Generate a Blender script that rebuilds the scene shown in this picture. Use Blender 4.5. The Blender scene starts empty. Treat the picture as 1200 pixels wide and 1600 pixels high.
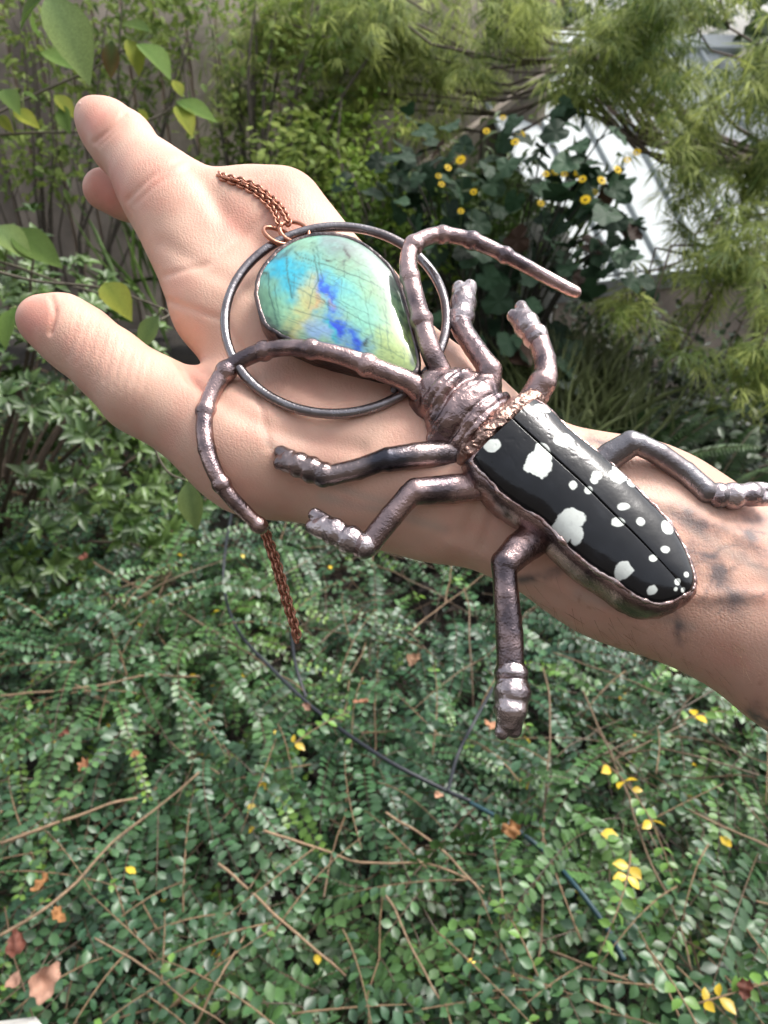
import bpy, math, random
import numpy as np
from mathutils import Vector, Matrix, Quaternion

rng = np.random.default_rng(7)
random.seed(7)
scene = bpy.context.scene
COL = scene.collection

# ------------------------------------------------------------------ camera, sky, sun, exposure
F = 1200.0                                    # focal length in pixels of the 1200 x 1600 photograph
CAM = np.array([0.0, 0.0, 1.45])
PITCH = math.radians(30)
RT = np.array([1.0, 0, 0])
FW = np.array([0, math.cos(PITCH), -math.sin(PITCH)])
UP = np.array([0, math.sin(PITCH), math.cos(PITCH)])
cam = bpy.data.cameras.new('camera')
cam.sensor_fit = 'VERTICAL'; cam.sensor_height = 36; cam.lens = 27
cam.clip_start = 0.01; cam.clip_end = 200
cam.dof.use_dof = True; cam.dof.focus_distance = 0.272; cam.dof.aperture_fstop = 20
camo = bpy.data.objects.new('camera', cam); COL.objects.link(camo)
camo.location = CAM; camo.rotation_euler = (math.pi/2 - PITCH, 0, 0)
scene.camera = camo

SUN_EL, SUN_AZ = math.radians(60), math.radians(62)
w = bpy.data.worlds.new('World'); scene.world = w; w.use_nodes = True
nt = w.node_tree; nt.nodes.clear()
sky = nt.nodes.new('ShaderNodeTexSky'); sky.sky_type = 'NISHITA'; sky.sun_disc = False
sky.sun_elevation = SUN_EL; sky.sun_rotation = SUN_AZ; sky.dust_density = 4; sky.air_density = 1.0
hs = nt.nodes.new('ShaderNodeHueSaturation'); hs.inputs['Saturation'].default_value = 0.3
bg = nt.nodes.new('ShaderNodeBackground'); bg.inputs['Strength'].default_value = 0.125
wo = nt.nodes.new('ShaderNodeOutputWorld')
nt.links.new(sky.outputs[0], hs.inputs['Color']); nt.links.new(hs.outputs[0], bg.inputs['Color'])
nt.links.new(bg.outputs[0], wo.inputs['Surface'])
sl = bpy.data.lights.new('sun', 'SUN'); sl.energy = 1.15; sl.angle = math.radians(20); sl.color = (1.0, 0.96, 0.9)
so = bpy.data.objects.new('sun', sl); COL.objects.link(so)
sd = Vector((math.sin(SUN_AZ)*math.cos(SUN_EL), math.cos(SUN_AZ)*math.cos(SUN_EL), math.sin(SUN_EL)))
so.rotation_euler = sd.to_track_quat('Z', 'Y').to_euler(); so.location = (2, 3, 6)
scene.view_settings.view_transform = 'Standard'; scene.view_settings.look = 'None'
scene.view_settings.exposure = 1.36; scene.view_settings.gamma = 1.0
scene.view_settings.use_curve_mapping = False
scene.cycles.max_bounces = 8; scene.cycles.transparent_max_bounces = 8

# ------------------------------------------------------------------ geometry helpers
def nz(v):
    v = np.asarray(v, float); return v/np.maximum(np.linalg.norm(v, axis=-1, keepdims=True), 1e-12)
def P(px, py, z):                             # photo pixel + depth -> world point
    return CAM + z*(FW + (px-600)/F*RT + (800-py)/F*UP)
TILT = math.radians(21)                       # the palm's plane leans away from the viewer
NP = math.sin(TILT)*UP - math.cos(TILT)*FW
REF = P(700, 680, 0.262)
def Q(px, py, h=0.0):                         # photo pixel -> point at height h over the palm's plane
    d = FW + (px-600)/F*RT + (800-py)/F*UP
    t = ((REF-CAM) @ NP + h)/(d @ NP)
    return CAM + t*d
def dep(p): return (np.asarray(p)-CAM) @ FW
def proj(p):
    q = np.asarray(p)-CAM; z = q @ FW
    return 600 + F*(q @ RT)/z, 800 - F*(q @ UP)/z
def J(px, py, r, ho=0.0):                     # joint whose top touches the palm's plane (+ho), radius in photo pixels
    z = 0.27
    for _ in range(4):
        rm = r*z/F; c = Q(px, py, -rm+ho); z = dep(c)
    return c, r*z/F
def Gz(px, py, z):                            # pixel ray at world height z
    d = FW + (px-600)/F*RT + (800-py)/F*UP
    return CAM + d*((z-CAM[2])/d[2])

_perm = np.random.default_rng(3).random(1 << 16)
def vnoise(p, s=1.0, seed=0):
    p = np.asarray(p, float)*s + 100.0 + seed*17.3
    i = np.floor(p).astype(np.int64); f = p-i; f = f*f*(3-2*f)
    def h(a, b, c): return _perm[((a*73856093) ^ (b*19349663) ^ (c*83492791)) & 0xffff]
    x, y, z = i[..., 0], i[..., 1], i[..., 2]; fx, fy, fz = f[..., 0], f[..., 1], f[..., 2]
    l = lambda a, b, t: a+(b-a)*t
    return l(l(l(h(x, y, z), h(x+1, y, z), fx), l(h(x, y+1, z), h(x+1, y+1, z), fx), fy),
             l(l(h(x, y, z+1), h(x+1, y, z+1), fx), l(h(x, y+1, z+1), h(x+1, y+1, z+1), fx), fy), fz)*2-1
def fbm(p, s=1.0, o=3, seed=0):
    r = 0; a = 1.0
    for k in range(o): r = r + a*vnoise(p, s*2**k, seed+k); a *= .5
    return r

def mesh_np(name, V, faces, cols=None, smooth=True):
    V = np.asarray(V, np.float32)
    if not isinstance(faces, (list, tuple)): faces = [faces]
    faces = [np.asarray(f, np.int32) for f in faces if len(f)]
    me = bpy.data.meshes.new(name)
    me.vertices.add(len(V)); me.vertices.foreach_set('co', V.ravel())
    lv = np.concatenate([f.ravel() for f in faces]); tot = np.concatenate([np.full(len(f), f.shape[1], np.int32) for f in faces])
    me.loops.add(len(lv)); me.loops.foreach_set('vertex_index', lv)
    me.polygons.add(len(tot)); st = np.concatenate([[0], np.cumsum(tot)[:-1]]).astype(np.int32)
    me.polygons.foreach_set('loop_start', st); me.polygons.foreach_set('loop_total', tot)
    me.polygons.foreach_set('use_smooth', np.full(len(tot), smooth))
    me.update(calc_edges=True)
    if cols is not None:
        c = np.ones((len(V), 4), np.float32); c[:, :np.shape(cols)[-1]] = cols
        a = me.attributes.new('Col', 'FLOAT_COLOR', 'POINT'); a.data.foreach_set('color', c.ravel())
    return me
def link(name, me, m, parent=None, loc=None):
    o = bpy.data.objects.new(name, me); COL.objects.link(o)
    if m is not None and len(me.materials) == 0: me.materials.append(m)
    if parent is not None:
        o.parent = parent
        if parent.type == 'EMPTY' or parent.parent is None or True:
            o.matrix_parent_inverse = world_mat(parent).inverted()
    if loc is not None: o.location = loc
    return o
def world_mat(o):
    m = Matrix.LocRotScale(o.location, o.rotation_euler, o.scale)
    return m if o.parent is None else world_mat(o.parent) @ o.matrix_parent_inverse @ m
def empty(name, loc=(0, 0, 0)):
    o = bpy.data.objects.new(name, None); COL.objects.link(o); o.location = loc; o.empty_display_size = .02; return o
def tag(o, label=None, cat=None, group=None, kind=None):
    for k, v in (('label', label), ('category', cat), ('group', group), ('kind', kind)):
        if v: o[k] = v
    return o
def thing(name, loc, label, cat, group=None): return tag(empty(name, loc), label, cat, group)
def copy_tree(o, parent=None):
    c = o.copy(); COL.objects.link(c)
    if parent is not None: c.parent = parent
    for ch in o.children: copy_tree(ch, c)
    return c

def catmull(pts, n):
    p = np.asarray(pts, float); p = np.vstack([2*p[0]-p[1], p, 2*p[-1]-p[-2]])
    m = len(p)-3; t = np.linspace(0, m, n); i = np.minimum(t.astype(int), m-1); f = (t-i)[:, None]
    a, b, c, d = p[i], p[i+1], p[i+2], p[i+3]
    return .5*((2*b)+(-a+c)*f+(2*a-5*b+4*c-d)*f**2+(-a+3*b-3*c+d)*f**3)
def tube(pts, rad, sides=10, closed=False):
    p = np.asarray(pts, float); n = len(p); rad = np.broadcast_to(np.asarray(rad, float), (n,))
    tg = nz(np.roll(p, -1, 0)-np.roll(p, 1, 0)) if closed else nz(np.gradient(p, axis=0))
    u = np.cross(tg[0], [0.13, 0.31, 0.94]); u = u/np.linalg.norm(u); us = []
    for t in tg:
        u = u-t*(u @ t); u = u/np.linalg.norm(u); us.append(u)
    us = np.array(us); vs = np.cross(tg, us)
    a = np.linspace(0, 2*np.pi, sides, endpoint=False)
    V = p[:, None]+rad[:, None, None]*(us[:, None]*np.cos(a)[None, :, None]+vs[:, None]*np.sin(a)[None, :, None])
    V = V.reshape(-1, 3); k = np.arange(sides); m = n if closed else n-1; q = []
    for i in range(m):
        a0 = i*sides; a1 = ((i+1) % n)*sides
        q.append(np.stack([a0+k, a0+(k+1) % sides, a1+(k+1) % sides, a1+k], 1))
    q = np.concatenate(q)
    if closed: return V, [q]
    V = np.vstack([V, p[0]-tg[0]*rad[0]*.5, p[-1]+tg[-1]*rad[-1]*.5]); c0, c1 = len(V)-2, len(V)-1; e = (n-1)*sides
    t = np.concatenate([np.stack([np.full(sides, c0), (k+1) % sides, k], 1), np.stack([np.full(sides, c1), e+k, e+(k+1) % sides], 1)])
    return V, [q, t]
class Buf:                                    # many shapes joined into one mesh
    def __init__(s): s.V = []; s.T = []; s.C = []; s.n = 0
    def add(s, V, faces, col):
        V = np.asarray(V, float)
        for f in (faces if isinstance(faces, list) else [faces]):
            f = np.asarray(f)
            if f.shape[1] == 4: f = np.concatenate([f[:, :3], f[:, [0, 2, 3]]])
            s.T.append(f+s.n)
        s.V.append(V); s.C.append(np.broadcast_to(np.asarray(col, float), (len(V), 3))); s.n += len(V)
    def tube(s, pts, rad, col, sides=5): s.add(*tube(pts, rad, sides), col)
    def tubes(s, paths, rad, col, sides=4):   # (n,k,3) paths at once
        n, k, _ = paths.shape; tg = nz(np.gradient(paths, axis=1))
        u = nz(np.cross(tg, np.array([.21, .12, .97]))); v = np.cross(tg, u)
        a = np.linspace(0, 2*np.pi, sides, endpoint=False)
        V = paths[:, :, None]+np.asarray(rad)[..., None, None]*(u[:, :, None]*np.cos(a)[:, None]+v[:, :, None]*np.sin(a)[:, None])
        base = (np.arange(n)*k*sides)[:, None, None]+(np.arange(k-1)*sides)[None, :, None]; j = np.arange(sides); j2 = (j+1) % sides
        q = np.stack([base+j, base+j2, base+sides+j2, base+sides+j], -1).reshape(-1, 4)
        s.add(V.reshape(-1, 3), q, np.repeat(np.broadcast_to(col, (n, 3)), k*sides, 0))
    def leaves(s, tmpl, pos, ax, nr, L, W, col):
        TV, TF = tmpl; pos = np.asarray(pos, float); n = len(pos)
        if n == 0: return
        ax = nz(ax); sd_ = nz(np.cross(nr, ax)); nr = np.cross(ax, sd_)
        L = np.broadcast_to(L, (n,)); W = np.broadcast_to(W, (n,))
        V = pos[:, None]+ax[:, None]*(TV[None, :, 0, None]*L[:, None, None])+sd_[:, None]*(TV[None, :, 1, None]*W[:, None, None])+nr[:, None]*(TV[None, :, 2, None]*L[:, None, None])
        Fc = TF[None]+(np.arange(n)*len(TV))[:, None, None]
        s.add(V.reshape(-1, 3), Fc.reshape(-1, 3), np.repeat(np.broadcast_to(col, (n, 3)), len(TV), 0))
    def mesh(s, name): return mesh_np(name, np.vstack(s.V), [np.concatenate(s.T)], np.vstack(s.C))

def leaf_tmpl(widths, fold=.12, droop=.12):   # oval leaf folded along its midrib
    k = len(widths); V = [(0, 0, 0)]; T = []
    for i, wd in enumerate(widths):
        x = (i+1)/(k+1); z = -droop*x*x
        V += [(x, -wd*.5, z+fold*wd*.5), (x, 0, z), (x, wd*.5, z+fold*wd*.5)]
    V.append((1, 0, -droop)); e = len(V)-1
    T += [(0, 1, 2), (0, 2, 3)]
    for i in range(k-1):
        a = 1+3*i; b = a+3
        T += [(a, b, b+1), (a, b+1, a+1), (a+1, b+1, b+2), (a+1, b+2, a+2)]
    a = 1+3*(k-1); T += [(a, e, a+1), (a+1, e, a+2)]
    return np.array(V, float), np.array(T)
OVAL = leaf_tmpl([.85, .95], .15, .12)
OVAL3 = leaf_tmpl([.6, .95, 1.0, .6], .22, .2)
LANCE = leaf_tmpl([.75, 1.0, .55], .3, .25)
NEEDLE = (np.array([(0, 0, 0), (.45, -.5, -.02), (.45, .5, -.02), (1, 0, -.2)], float), np.array([(0, 1, 2), (1, 3, 2)]))

# ------------------------------------------------------------------ implicit surfaces (round cones blended, then meshed)
def surface_nets(f, org, h):
    s = f < 0; c = np.zeros(tuple(np.array(f.shape)-1), np.int8)
    for dx in (0, 1):
        for dy in (0, 1):
            for dz in (0, 1): c += s[dx:s.shape[0]-1+dx, dy:s.shape[1]-1+dy, dz:s.shape[2]-1+dz]
    ii = np.argwhere((c > 0) & (c < 8)); idx = np.full(c.shape, -1, np.int64); idx[tuple(ii.T)] = np.arange(len(ii))
    acc = np.zeros((len(ii), 3)); cnt = np.zeros(len(ii))
    cor = [(a, b, d) for a in (0, 1) for b in (0, 1) for d in (0, 1)]
    for a in cor:
        for b in cor:
            if sum(abs(x-y) for x, y in zip(a, b)) == 1 and a < b:
                fa = f[tuple((ii+a).T)]; fb = f[tuple((ii+b).T)]; m = (fa < 0) != (fb < 0)
                t = np.where(m, fa/np.where(fa == fb, 1, fa-fb), 0)
                acc += np.where(m[:, None], np.array(a)+t[:, None]*(np.array(b)-np.array(a)), 0); cnt += m
    V = org+h*(ii+acc/cnt[:, None]); Qd = []
    for ax in range(3):
        o1, o2 = [(1, 2), (2, 0), (0, 1)][ax]
        sl1 = [slice(None)]*3; sl2 = [slice(None)]*3; sl1[ax] = slice(0, -1); sl2[ax] = slice(1, None)
        A = s[tuple(sl1)]; B = s[tuple(sl2)]; e = np.argwhere(A != B)
        e = e[(e[:, o1] > 0) & (e[:, o2] > 0) & (e[:, o1] < f.shape[o1]-1) & (e[:, o2] < f.shape[o2]-1)]
        d1 = np.zeros(3, int); d1[o1] = 1; d2 = np.zeros(3, int); d2[o2] = 1
        q = np.stack([idx[tuple((e-d1-d2).T)], idx[tuple((e-d2).T)], idx[tuple(e.T)], idx[tuple((e-d1).T)]], 1)
        fl = ~A[tuple(e.T)]; q[fl] = q[fl][:, ::-1]; Qd.append(q)
    return V, np.concatenate(Qd)
def implicit(prims, h, k):                    # prims: (a, ra, b, rb[, k]); or ('e', centre, axes(3x3 rows unit), radii[, k])
    lo = np.full(3, 1e9); hi = -lo
    for p in prims:
        if p[0] == 'e' if isinstance(p[0], str) else False:
            r = max(p[3]); lo = np.minimum(lo, p[1]-r); hi = np.maximum(hi, p[1]+r)
        else:
            for c, r in ((p[0], p[1]), (p[2], p[3])): lo = np.minimum(lo, c-r); hi = np.maximum(hi, c+r)
    lo -= 4*h; hi += 4*h; n = np.ceil((hi-lo)/h).astype(int)+1
    f = np.full(n, 1.0, np.float32); axs = [lo[i]+h*np.arange(n[i]) for i in range(3)]
    for p in prims:
        ell = isinstance(p[0], str); kk = p[4] if len(p) > 4 else k
        if ell: l = p[1]-max(p[3]); u = p[1]+max(p[3])
        else:
            l = np.minimum(p[0]-p[1], p[2]-p[3]); u = np.maximum(p[0]+p[1], p[2]+p[3])
        i0 = np.maximum(((l-lo-kk*1.5)/h).astype(int), 0); i1 = np.minimum(((u-lo+kk*1.5)/h).astype(int)+2, n)
        sl = tuple(slice(a, b) for a, b in zip(i0, i1))
        X, Y, Z = np.meshgrid(*[axs[i][sl[i]] for i in range(3)], indexing='ij')
        if ell:
            D = np.stack([X-p[1][0], Y-p[1][1], Z-p[1][2]], -1) @ np.asarray(p[2]).T/np.asarray(p[3])
            q = np.sqrt((D**2).sum(-1)); d = (q-1)*min(p[3])*.9
        else:
            a, ra, b, rb = p[:4]; ba = b-a
            t = np.clip(((X-a[0])*ba[0]+(Y-a[1])*ba[1]+(Z-a[2])*ba[2])/max(ba @ ba, 1e-12), 0, 1)
            d = np.sqrt((X-a[0]-t*ba[0])**2+(Y-a[1]-t*ba[1])**2+(Z-a[2]-t*ba[2])**2)-(ra+(rb-ra)*t)
        g = f[sl]; hh = np.clip(.5+.5*(g-d)/kk, 0, 1)
        f[sl] = np.where(g > .5, np.minimum(g, d), g+(d-g)*hh-kk*hh*(1-hh))
    return surface_nets(f, lo, h)
def smooth_verts(V, Qd, it=2, lam=.5):
    E = np.concatenate([Qd[:, [0, 1]], Qd[:, [1, 2]], Qd[:, [2, 3]], Qd[:, [3, 0]]]); n = len(V)
    deg = np.bincount(E[:, 0], minlength=n)+np.bincount(E[:, 1], minlength=n)
    for _ in range(it):
        s = np.zeros_like(V)
        for c in range(3):
            s[:, c] = np.bincount(E[:, 0], V[E[:, 1], c], n)+np.bincount(E[:, 1], V[E[:, 0], c], n)
        V = V+(s/deg[:, None]-V)*lam
    return V
def normals(V, Qd):
    fn = np.cross(V[Qd[:, 2]]-V[Qd[:, 0]], V[Qd[:, 3]]-V[Qd[:, 1]]); N = np.zeros_like(V)
    for c in range(3):
        for k in range(4): N[:, c] += np.bincount(Qd[:, k], fn[:, c], len(V))
    return nz(N)
def pdist(x, y, poly):                        # distance to a polyline in the photo's plane
    d = np.full(np.shape(x), 1e9)
    for (x0, y0), (x1, y1) in zip(poly[:-1], poly[1:]):
        bx, by = x1-x0, y1-y0; t = np.clip(((x-x0)*bx+(y-y0)*by)/(bx*bx+by*by+1e-9), 0, 1)
        d = np.minimum(d, np.hypot(x-x0-t*bx, y-y0-t*by))
    return d

# ------------------------------------------------------------------ materials
def mat(name, base=(.5, .5, .5), rough=.5, metal=0, attr=False, bump=None, var=0, varscale=20, rnd=0, transl=0, sss=0, coat=0, spec=.5, bump2=None, base2=None, mixscale=60, roughvar=0):
    m = bpy.data.materials.new(name); m.use_nodes = True; t = m.node_tree; N = t.nodes; Lk = t.links
    b = N['Principled BSDF']; b.inputs['Roughness'].default_value = rough; b.inputs['Metallic'].default_value = metal
    b.inputs['Specular IOR Level'].default_value = spec; b.inputs['Coat Weight'].default_value = coat; b.inputs['Coat Roughness'].default_value = .06
    tc = N.new('ShaderNodeTexCoord')
    if attr:
        a = N.new('ShaderNodeAttribute'); a.attribute_name = 'Col'; c = a.outputs['Color']
    else:
        r = N.new('ShaderNodeRGB'); r.outputs[0].default_value = (*base, 1); c = r.outputs[0]
    def noise(s, det=4):
        n = N.new('ShaderNodeTexNoise'); n.inputs['Scale'].default_value = s; n.inputs['Detail'].default_value = det
        Lk.new(tc.outputs['Object'], n.inputs['Vector']); return n
    if base2 is not None:
        n = noise(mixscale, 5); rp = N.new('ShaderNodeMapRange'); rp.inputs[1].default_value = .4; rp.inputs[2].default_value = .62
        Lk.new(n.outputs['Fac'], rp.inputs[0]); mx = N.new('ShaderNodeMix'); mx.data_type = 'RGBA'
        Lk.new(rp.outputs[0], mx.inputs['Factor']); Lk.new(c, mx.inputs['A']); mx.inputs['B'].default_value = (*base2, 1); c = mx.outputs['Result']
    if var:
        n = noise(varscale); rp = N.new('ShaderNodeMapRange'); rp.inputs[1].default_value = .25; rp.inputs[2].default_value = .75
        rp.inputs[3].default_value = 1-var; rp.inputs[4].default_value = 1+var; Lk.new(n.outputs['Fac'], rp.inputs[0])
        mx = N.new('ShaderNodeVectorMath'); mx.operation = 'SCALE'; Lk.new(c, mx.inputs[0]); Lk.new(rp.outputs[0], mx.inputs['Scale']); c = mx.outputs[0]
    if rnd:
        oi = N.new('ShaderNodeObjectInfo'); rp = N.new('ShaderNodeMapRange'); rp.inputs[3].default_value = 1-rnd; rp.inputs[4].default_value = 1+rnd
        Lk.new(oi.outputs['Random'], rp.inputs[0]); mx = N.new('ShaderNodeVectorMath'); mx.operation = 'SCALE'
        Lk.new(c, mx.inputs[0]); Lk.new(rp.outputs[0], mx.inputs['Scale']); c = mx.outputs[0]
    Lk.new(c, b.inputs['Base Color'])
    if roughvar:
        n = noise(90); rp = N.new('ShaderNodeMapRange'); rp.inputs[1].default_value = .3; rp.inputs[2].default_value = .7
        rp.inputs[3].default_value = max(.02, rough-roughvar); rp.inputs[4].default_value = rough+roughvar; Lk.new(n.outputs['Fac'], rp.inputs[0]); Lk.new(rp.outputs[0], b.inputs['Roughness'])
    last = None
    for bp in (bump, bump2):
        if bp:
            n = noise(bp[0], 5); bn = N.new('ShaderNodeBump'); bn.inputs['Strength'].default_value = 1; bn.inputs['Distance'].default_value = bp[1]
            Lk.new(n.outputs['Fac'], bn.inputs['Height'])
            if last: Lk.new(last, bn.inputs['Normal'])
            last = bn.outputs['Normal']
    if last: Lk.new(last, b.inputs['Normal'])
    if sss:
        b.inputs['Subsurface Weight'].default_value = sss; b.inputs['Subsurface Radius'].default_value = (1, .35, .2); b.inputs['Subsurface Scale'].default_value = .004
    if transl:
        tr = N.new('ShaderNodeBsdfTranslucent'); Lk.new(c, tr.inputs['Color']); ms = N.new('ShaderNodeMixShader'); ms.inputs[0].default_value = transl
        Lk.new(b.outputs[0], ms.inputs[1]); Lk.new(tr.outputs[0], ms.inputs[2]); Lk.new(ms.outputs[0], N['Material Output'].inputs['Surface'])
    m['b'] = b.name
    return m
M = {}
M['leaf'] = mat('leaf', attr=True, rough=.38, transl=.10, var=.25, varscale=60)
M['gloss_leaf'] = mat('gloss_leaf', attr=True, rough=.36, transl=.15, var=.25, varscale=60, rnd=.3)
M['dull_leaf'] = mat('dull_leaf', attr=True, rough=.55, transl=.08, var=.25, varscale=60, rnd=.4, spec=.22)
M['soft_leaf'] = mat('soft_leaf', attr=True, rough=.55, spec=.2, transl=.4, var=.4, varscale=70, rnd=.2, bump=(120, .0015))
M['bark'] = mat('bark', attr=True, rough=.8, var=.3, varscale=120, bump=(300, .0006))
M['soil'] = mat('soil', (.018, .014, .010), .95, var=.5, varscale=9, bump=(40, .02))
M['plank'] = mat('plank', (.36, .30, .245), .85, var=.5, varscale=5, rnd=.5, bump=(60, .004))
M['siding'] = mat('siding', (.44, .48, .49), .55, var=.06, varscale=5, rnd=.05)
M['concrete'] = mat('concrete', (.5, .49, .46), .85, var=.2, varscale=25, bump=(200, .002))
M['cable'] = mat('cable', (.018, .021, .028), .45)
M['teal_cable'] = mat('teal_cable', (.02, .06, .075), .45)
M['dry'] = mat('dry', attr=True, rough=.7, transl=.2, var=.3, varscale=80, rnd=.2)
M['stone_pale'] = mat('stone_pale', (.6, .58, .56), .8, var=.2, varscale=20, bump=(50, .01))
M['petal'] = mat('petal', (.85, .58, .02), .5, transl=.3, spec=.2)
M['flower_eye'] = mat('flower_eye', (.5, .27, .01), .8)
M['copper'] = mat('copper', (.48, .345, .33), .2, 1, base2=(.13, .105, .115), mixscale=85, bump=(500, .00018), bump2=(1500, .00022), roughvar=.1)
M['copper_light'] = mat('copper_light', (.42, .28, .235), .33, 1, base2=(.28, .18, .15), mixscale=160, bump=(700, .0007), roughvar=.08)
M['gunmetal'] = mat('gunmetal', (.27, .255, .265), .3, 1, base2=(.17, .15, .155), mixscale=90, bump=(700, .00016), bump2=(1700, .0001), roughvar=.07)
M['dark_leg'] = mat('dark_leg', (.30, .24, .235), .2, 1, base2=(.07, .07, .085), mixscale=65, bump=(500, .00018), bump2=(1500, .00022), roughvar=.08)
M['foot'] = mat('foot', (.58, .50, .50), .17, 1, base2=(.26, .22, .235), mixscale=120, bump=(500, .00025), bump2=(1500, .00022), roughvar=.08)
M['rim'] = mat('rim', (.55, .45, .43), .25, 1, base2=(.4, .27, .25), mixscale=200, bump=(700, .0004))
M['chain'] = mat('chain', (.46, .22, .15), .33, 1, bump=(900, .0001))
M['bezel'] = mat('bezel', (.10, .09, .095), .3, 1, base2=(.2, .15, .14), mixscale=90, bump=(600, .0004))
M['wing'] = mat('wing', attr=True, rough=.17, bump=(900, .00004), coat=.2, spec=.42, roughvar=.05)
M['gem'] = mat('gem', attr=True, rough=.16, coat=1.0, spec=.6)
M['nail'] = mat('nail', (.72, .47, .40), .3, coat=.3)
M['skin'] = mat('skin', attr=True, rough=.47, sss=.22, var=.05, varscale=90, spec=.4)
def skin_detail(m):
    t = m.node_tree; N = t.nodes; Lk = t.links; b = N['Principled BSDF']; tc = N.new('ShaderNodeTexCoord')
    mp = N.new('ShaderNodeMapping'); mp.inputs['Rotation'].default_value = (.3, .2, .6); mp.inputs['Scale'].default_value = (1.0, 2.0, 1.4); Lk.new(tc.outputs['Object'], mp.inputs[0])
    nm = N.new('ShaderNodeTexNoise'); nm.inputs['Scale'].default_value = 45; Lk.new(tc.outputs['Object'], nm.inputs['Vector'])
    hs_ = []
    for rot, sc in (((.2, .5, .5), 210), ((.4, -.3, -.55), 240), ((1.2, .2, 1.4), 330)):
        mpp = N.new('ShaderNodeMapping'); mpp.inputs['Rotation'].default_value = rot; Lk.new(tc.outputs['Object'], mpp.inputs[0])
        wv = N.new('ShaderNodeTexWave'); wv.inputs['Scale'].default_value = sc; wv.inputs['Distortion'].default_value = 9; wv.inputs['Detail'].default_value = 3; wv.inputs['Detail Scale'].default_value = 1.6
        Lk.new(mpp.outputs[0], wv.inputs['Vector']); pw = N.new('ShaderNodeMath'); pw.operation = 'POWER'; Lk.new(wv.outputs['Fac'], pw.inputs[0]); pw.inputs[1].default_value = .45; hs_.append(pw.outputs[0])
    ad = N.new('ShaderNodeMath'); Lk.new(hs_[0], ad.inputs[0]); Lk.new(hs_[1], ad.inputs[1]); ad2 = N.new('ShaderNodeMath'); Lk.new(ad.outputs[0], ad2.inputs[0]); Lk.new(hs_[2], ad2.inputs[1])
    mrn = N.new('ShaderNodeMapRange'); mrn.inputs[1].default_value = .35; mrn.inputs[2].default_value = .65; mrn.inputs[3].default_value = .25; Lk.new(nm.outputs['Fac'], mrn.inputs[0])
    mu = N.new('ShaderNodeMath'); mu.operation = 'MULTIPLY'; Lk.new(ad2.outputs[0], mu.inputs[0]); Lk.new(mrn.outputs[0], mu.inputs[1])
    b1 = N.new('ShaderNodeBump'); b1.inputs['Distance'].default_value = .00006; b1.inputs['Strength'].default_value = .8; Lk.new(mu.outputs[0], b1.inputs['Height'])
    v = N.new('ShaderNodeTexVoronoi'); v.feature = 'DISTANCE_TO_EDGE'; v.inputs['Scale'].default_value = 800; Lk.new(mp.outputs[0], v.inputs['Vector']); mr = N.new('ShaderNodeMapRange'); mr.inputs[2].default_value = .25; Lk.new(v.outputs['Distance'], mr.inputs[0])
    b2 = N.new('ShaderNodeBump'); b2.inputs['Distance'].default_value = .00003; b2.inputs['Strength'].default_value = .8; Lk.new(mr.outputs[0], b2.inputs['Height']); Lk.new(b1.outputs[0], b2.inputs['Normal']); last = b2.outputs[0]
    Lk.new(last, b.inputs['Normal'])
skin_detail(M['skin'])

# ------------------------------------------------------------------ setting: ground, paver
gx, gy = np.meshgrid(np.linspace(-60, 60, 121), np.linspace(-30, 90, 121), indexing='ij')
gp = np.stack([gx, gy, np.zeros_like(gx)], -1).reshape(-1, 3); gp[:, 2] = .03*vnoise(gp, .8)-.08
ii, jj = np.meshgrid(np.arange(120), np.arange(120), indexing='ij'); a = (ii*121+jj).ravel()
tag(link('ground', mesh_np('ground', gp, [np.stack([a, a+121, a+122, a+1], 1)]), M['soil']), kind='structure')

def box_mesh(name, x0, x1, y0, y1, z0, z1, bev=.004):
    import bmesh
    bm = bmesh.new(); bmesh.ops.create_cube(bm, size=1)
    for v in bm.verts: v.co = Vector((x0+(v.co.x+.5)*(x1-x0), y0+(v.co.y+.5)*(y1-y0), z0+(v.co.z+.5)*(z1-z0)))
    if bev: bmesh.ops.bevel(bm, geom=bm.edges[:], offset=bev, segments=1, affect='EDGES')
    me = bpy.data.meshes.new(name); bm.to_mesh(me); bm.free(); return me
pc = Gz(-40, 1640, .42)
pv = link('concrete_block', box_mesh('concrete_block', -.35, .012, -.30, .002, -.45, .015, .016), M['concrete'], loc=Vector(Gz(60, 1590, .42))); pv.rotation_euler = (0, 0, .12)
tag(pv, 'pale grey concrete block edging the ground cover at the bottom left corner', 'edging block')

tag(link('added_sky_blocker', box_mesh('added_sky_blocker', -9, 9, -2.65, -2.4, -.05, 3.0), mat('sky_blocker_finish', (.22, .19, .165), .8, var=.3, varscale=8)), kind='structure')  # unseen wall added behind the camera to cut skylight from the front
# ------------------------------------------------------------------ wooden fence
def fence():
    f = thing('wooden_fence', (0, 4.75, 0), 'weathered grey wooden board fence standing behind the shrubs', 'fence')
    x = -4.2; k = 0; BT = box_mesh('batten', -.04, .04, .012, .03, .04, 1.96, .003)
    while x < .86:
        wd = .138+.012*random.random(); h = 1.98+.05*random.random()
        o = link('plank', box_mesh('plank', 0, wd, 0, .02, .04, h, .003), M['plank'], f)
        o.location = (x, 4.75+.012*random.random()+.03*math.sin(x), 0); o.rotation_euler = (0, random.uniform(-.0015, .0015), random.uniform(-.03, .03))
        bt = link('batten', BT, M['plank'], f); bt.location = (x+wd+.004, 4.775, 0)
        x += wd+.011+.008*random.random()
    for z in (.35, 1.05, 1.7):
        link('rail', box_mesh('rail', -4.2, .9, 4.82, 4.86, z, z+.09), M['plank'], f)
    for px in (-3.6, -1.4, .82):
        link('post', box_mesh('post', px-.05, px+.05, 4.87, 4.97, 0, 2.05), M['plank'], f)
fence()
a0, a1 = P(680, 246, 3.9), P(850, 118, 3.9)
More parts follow.
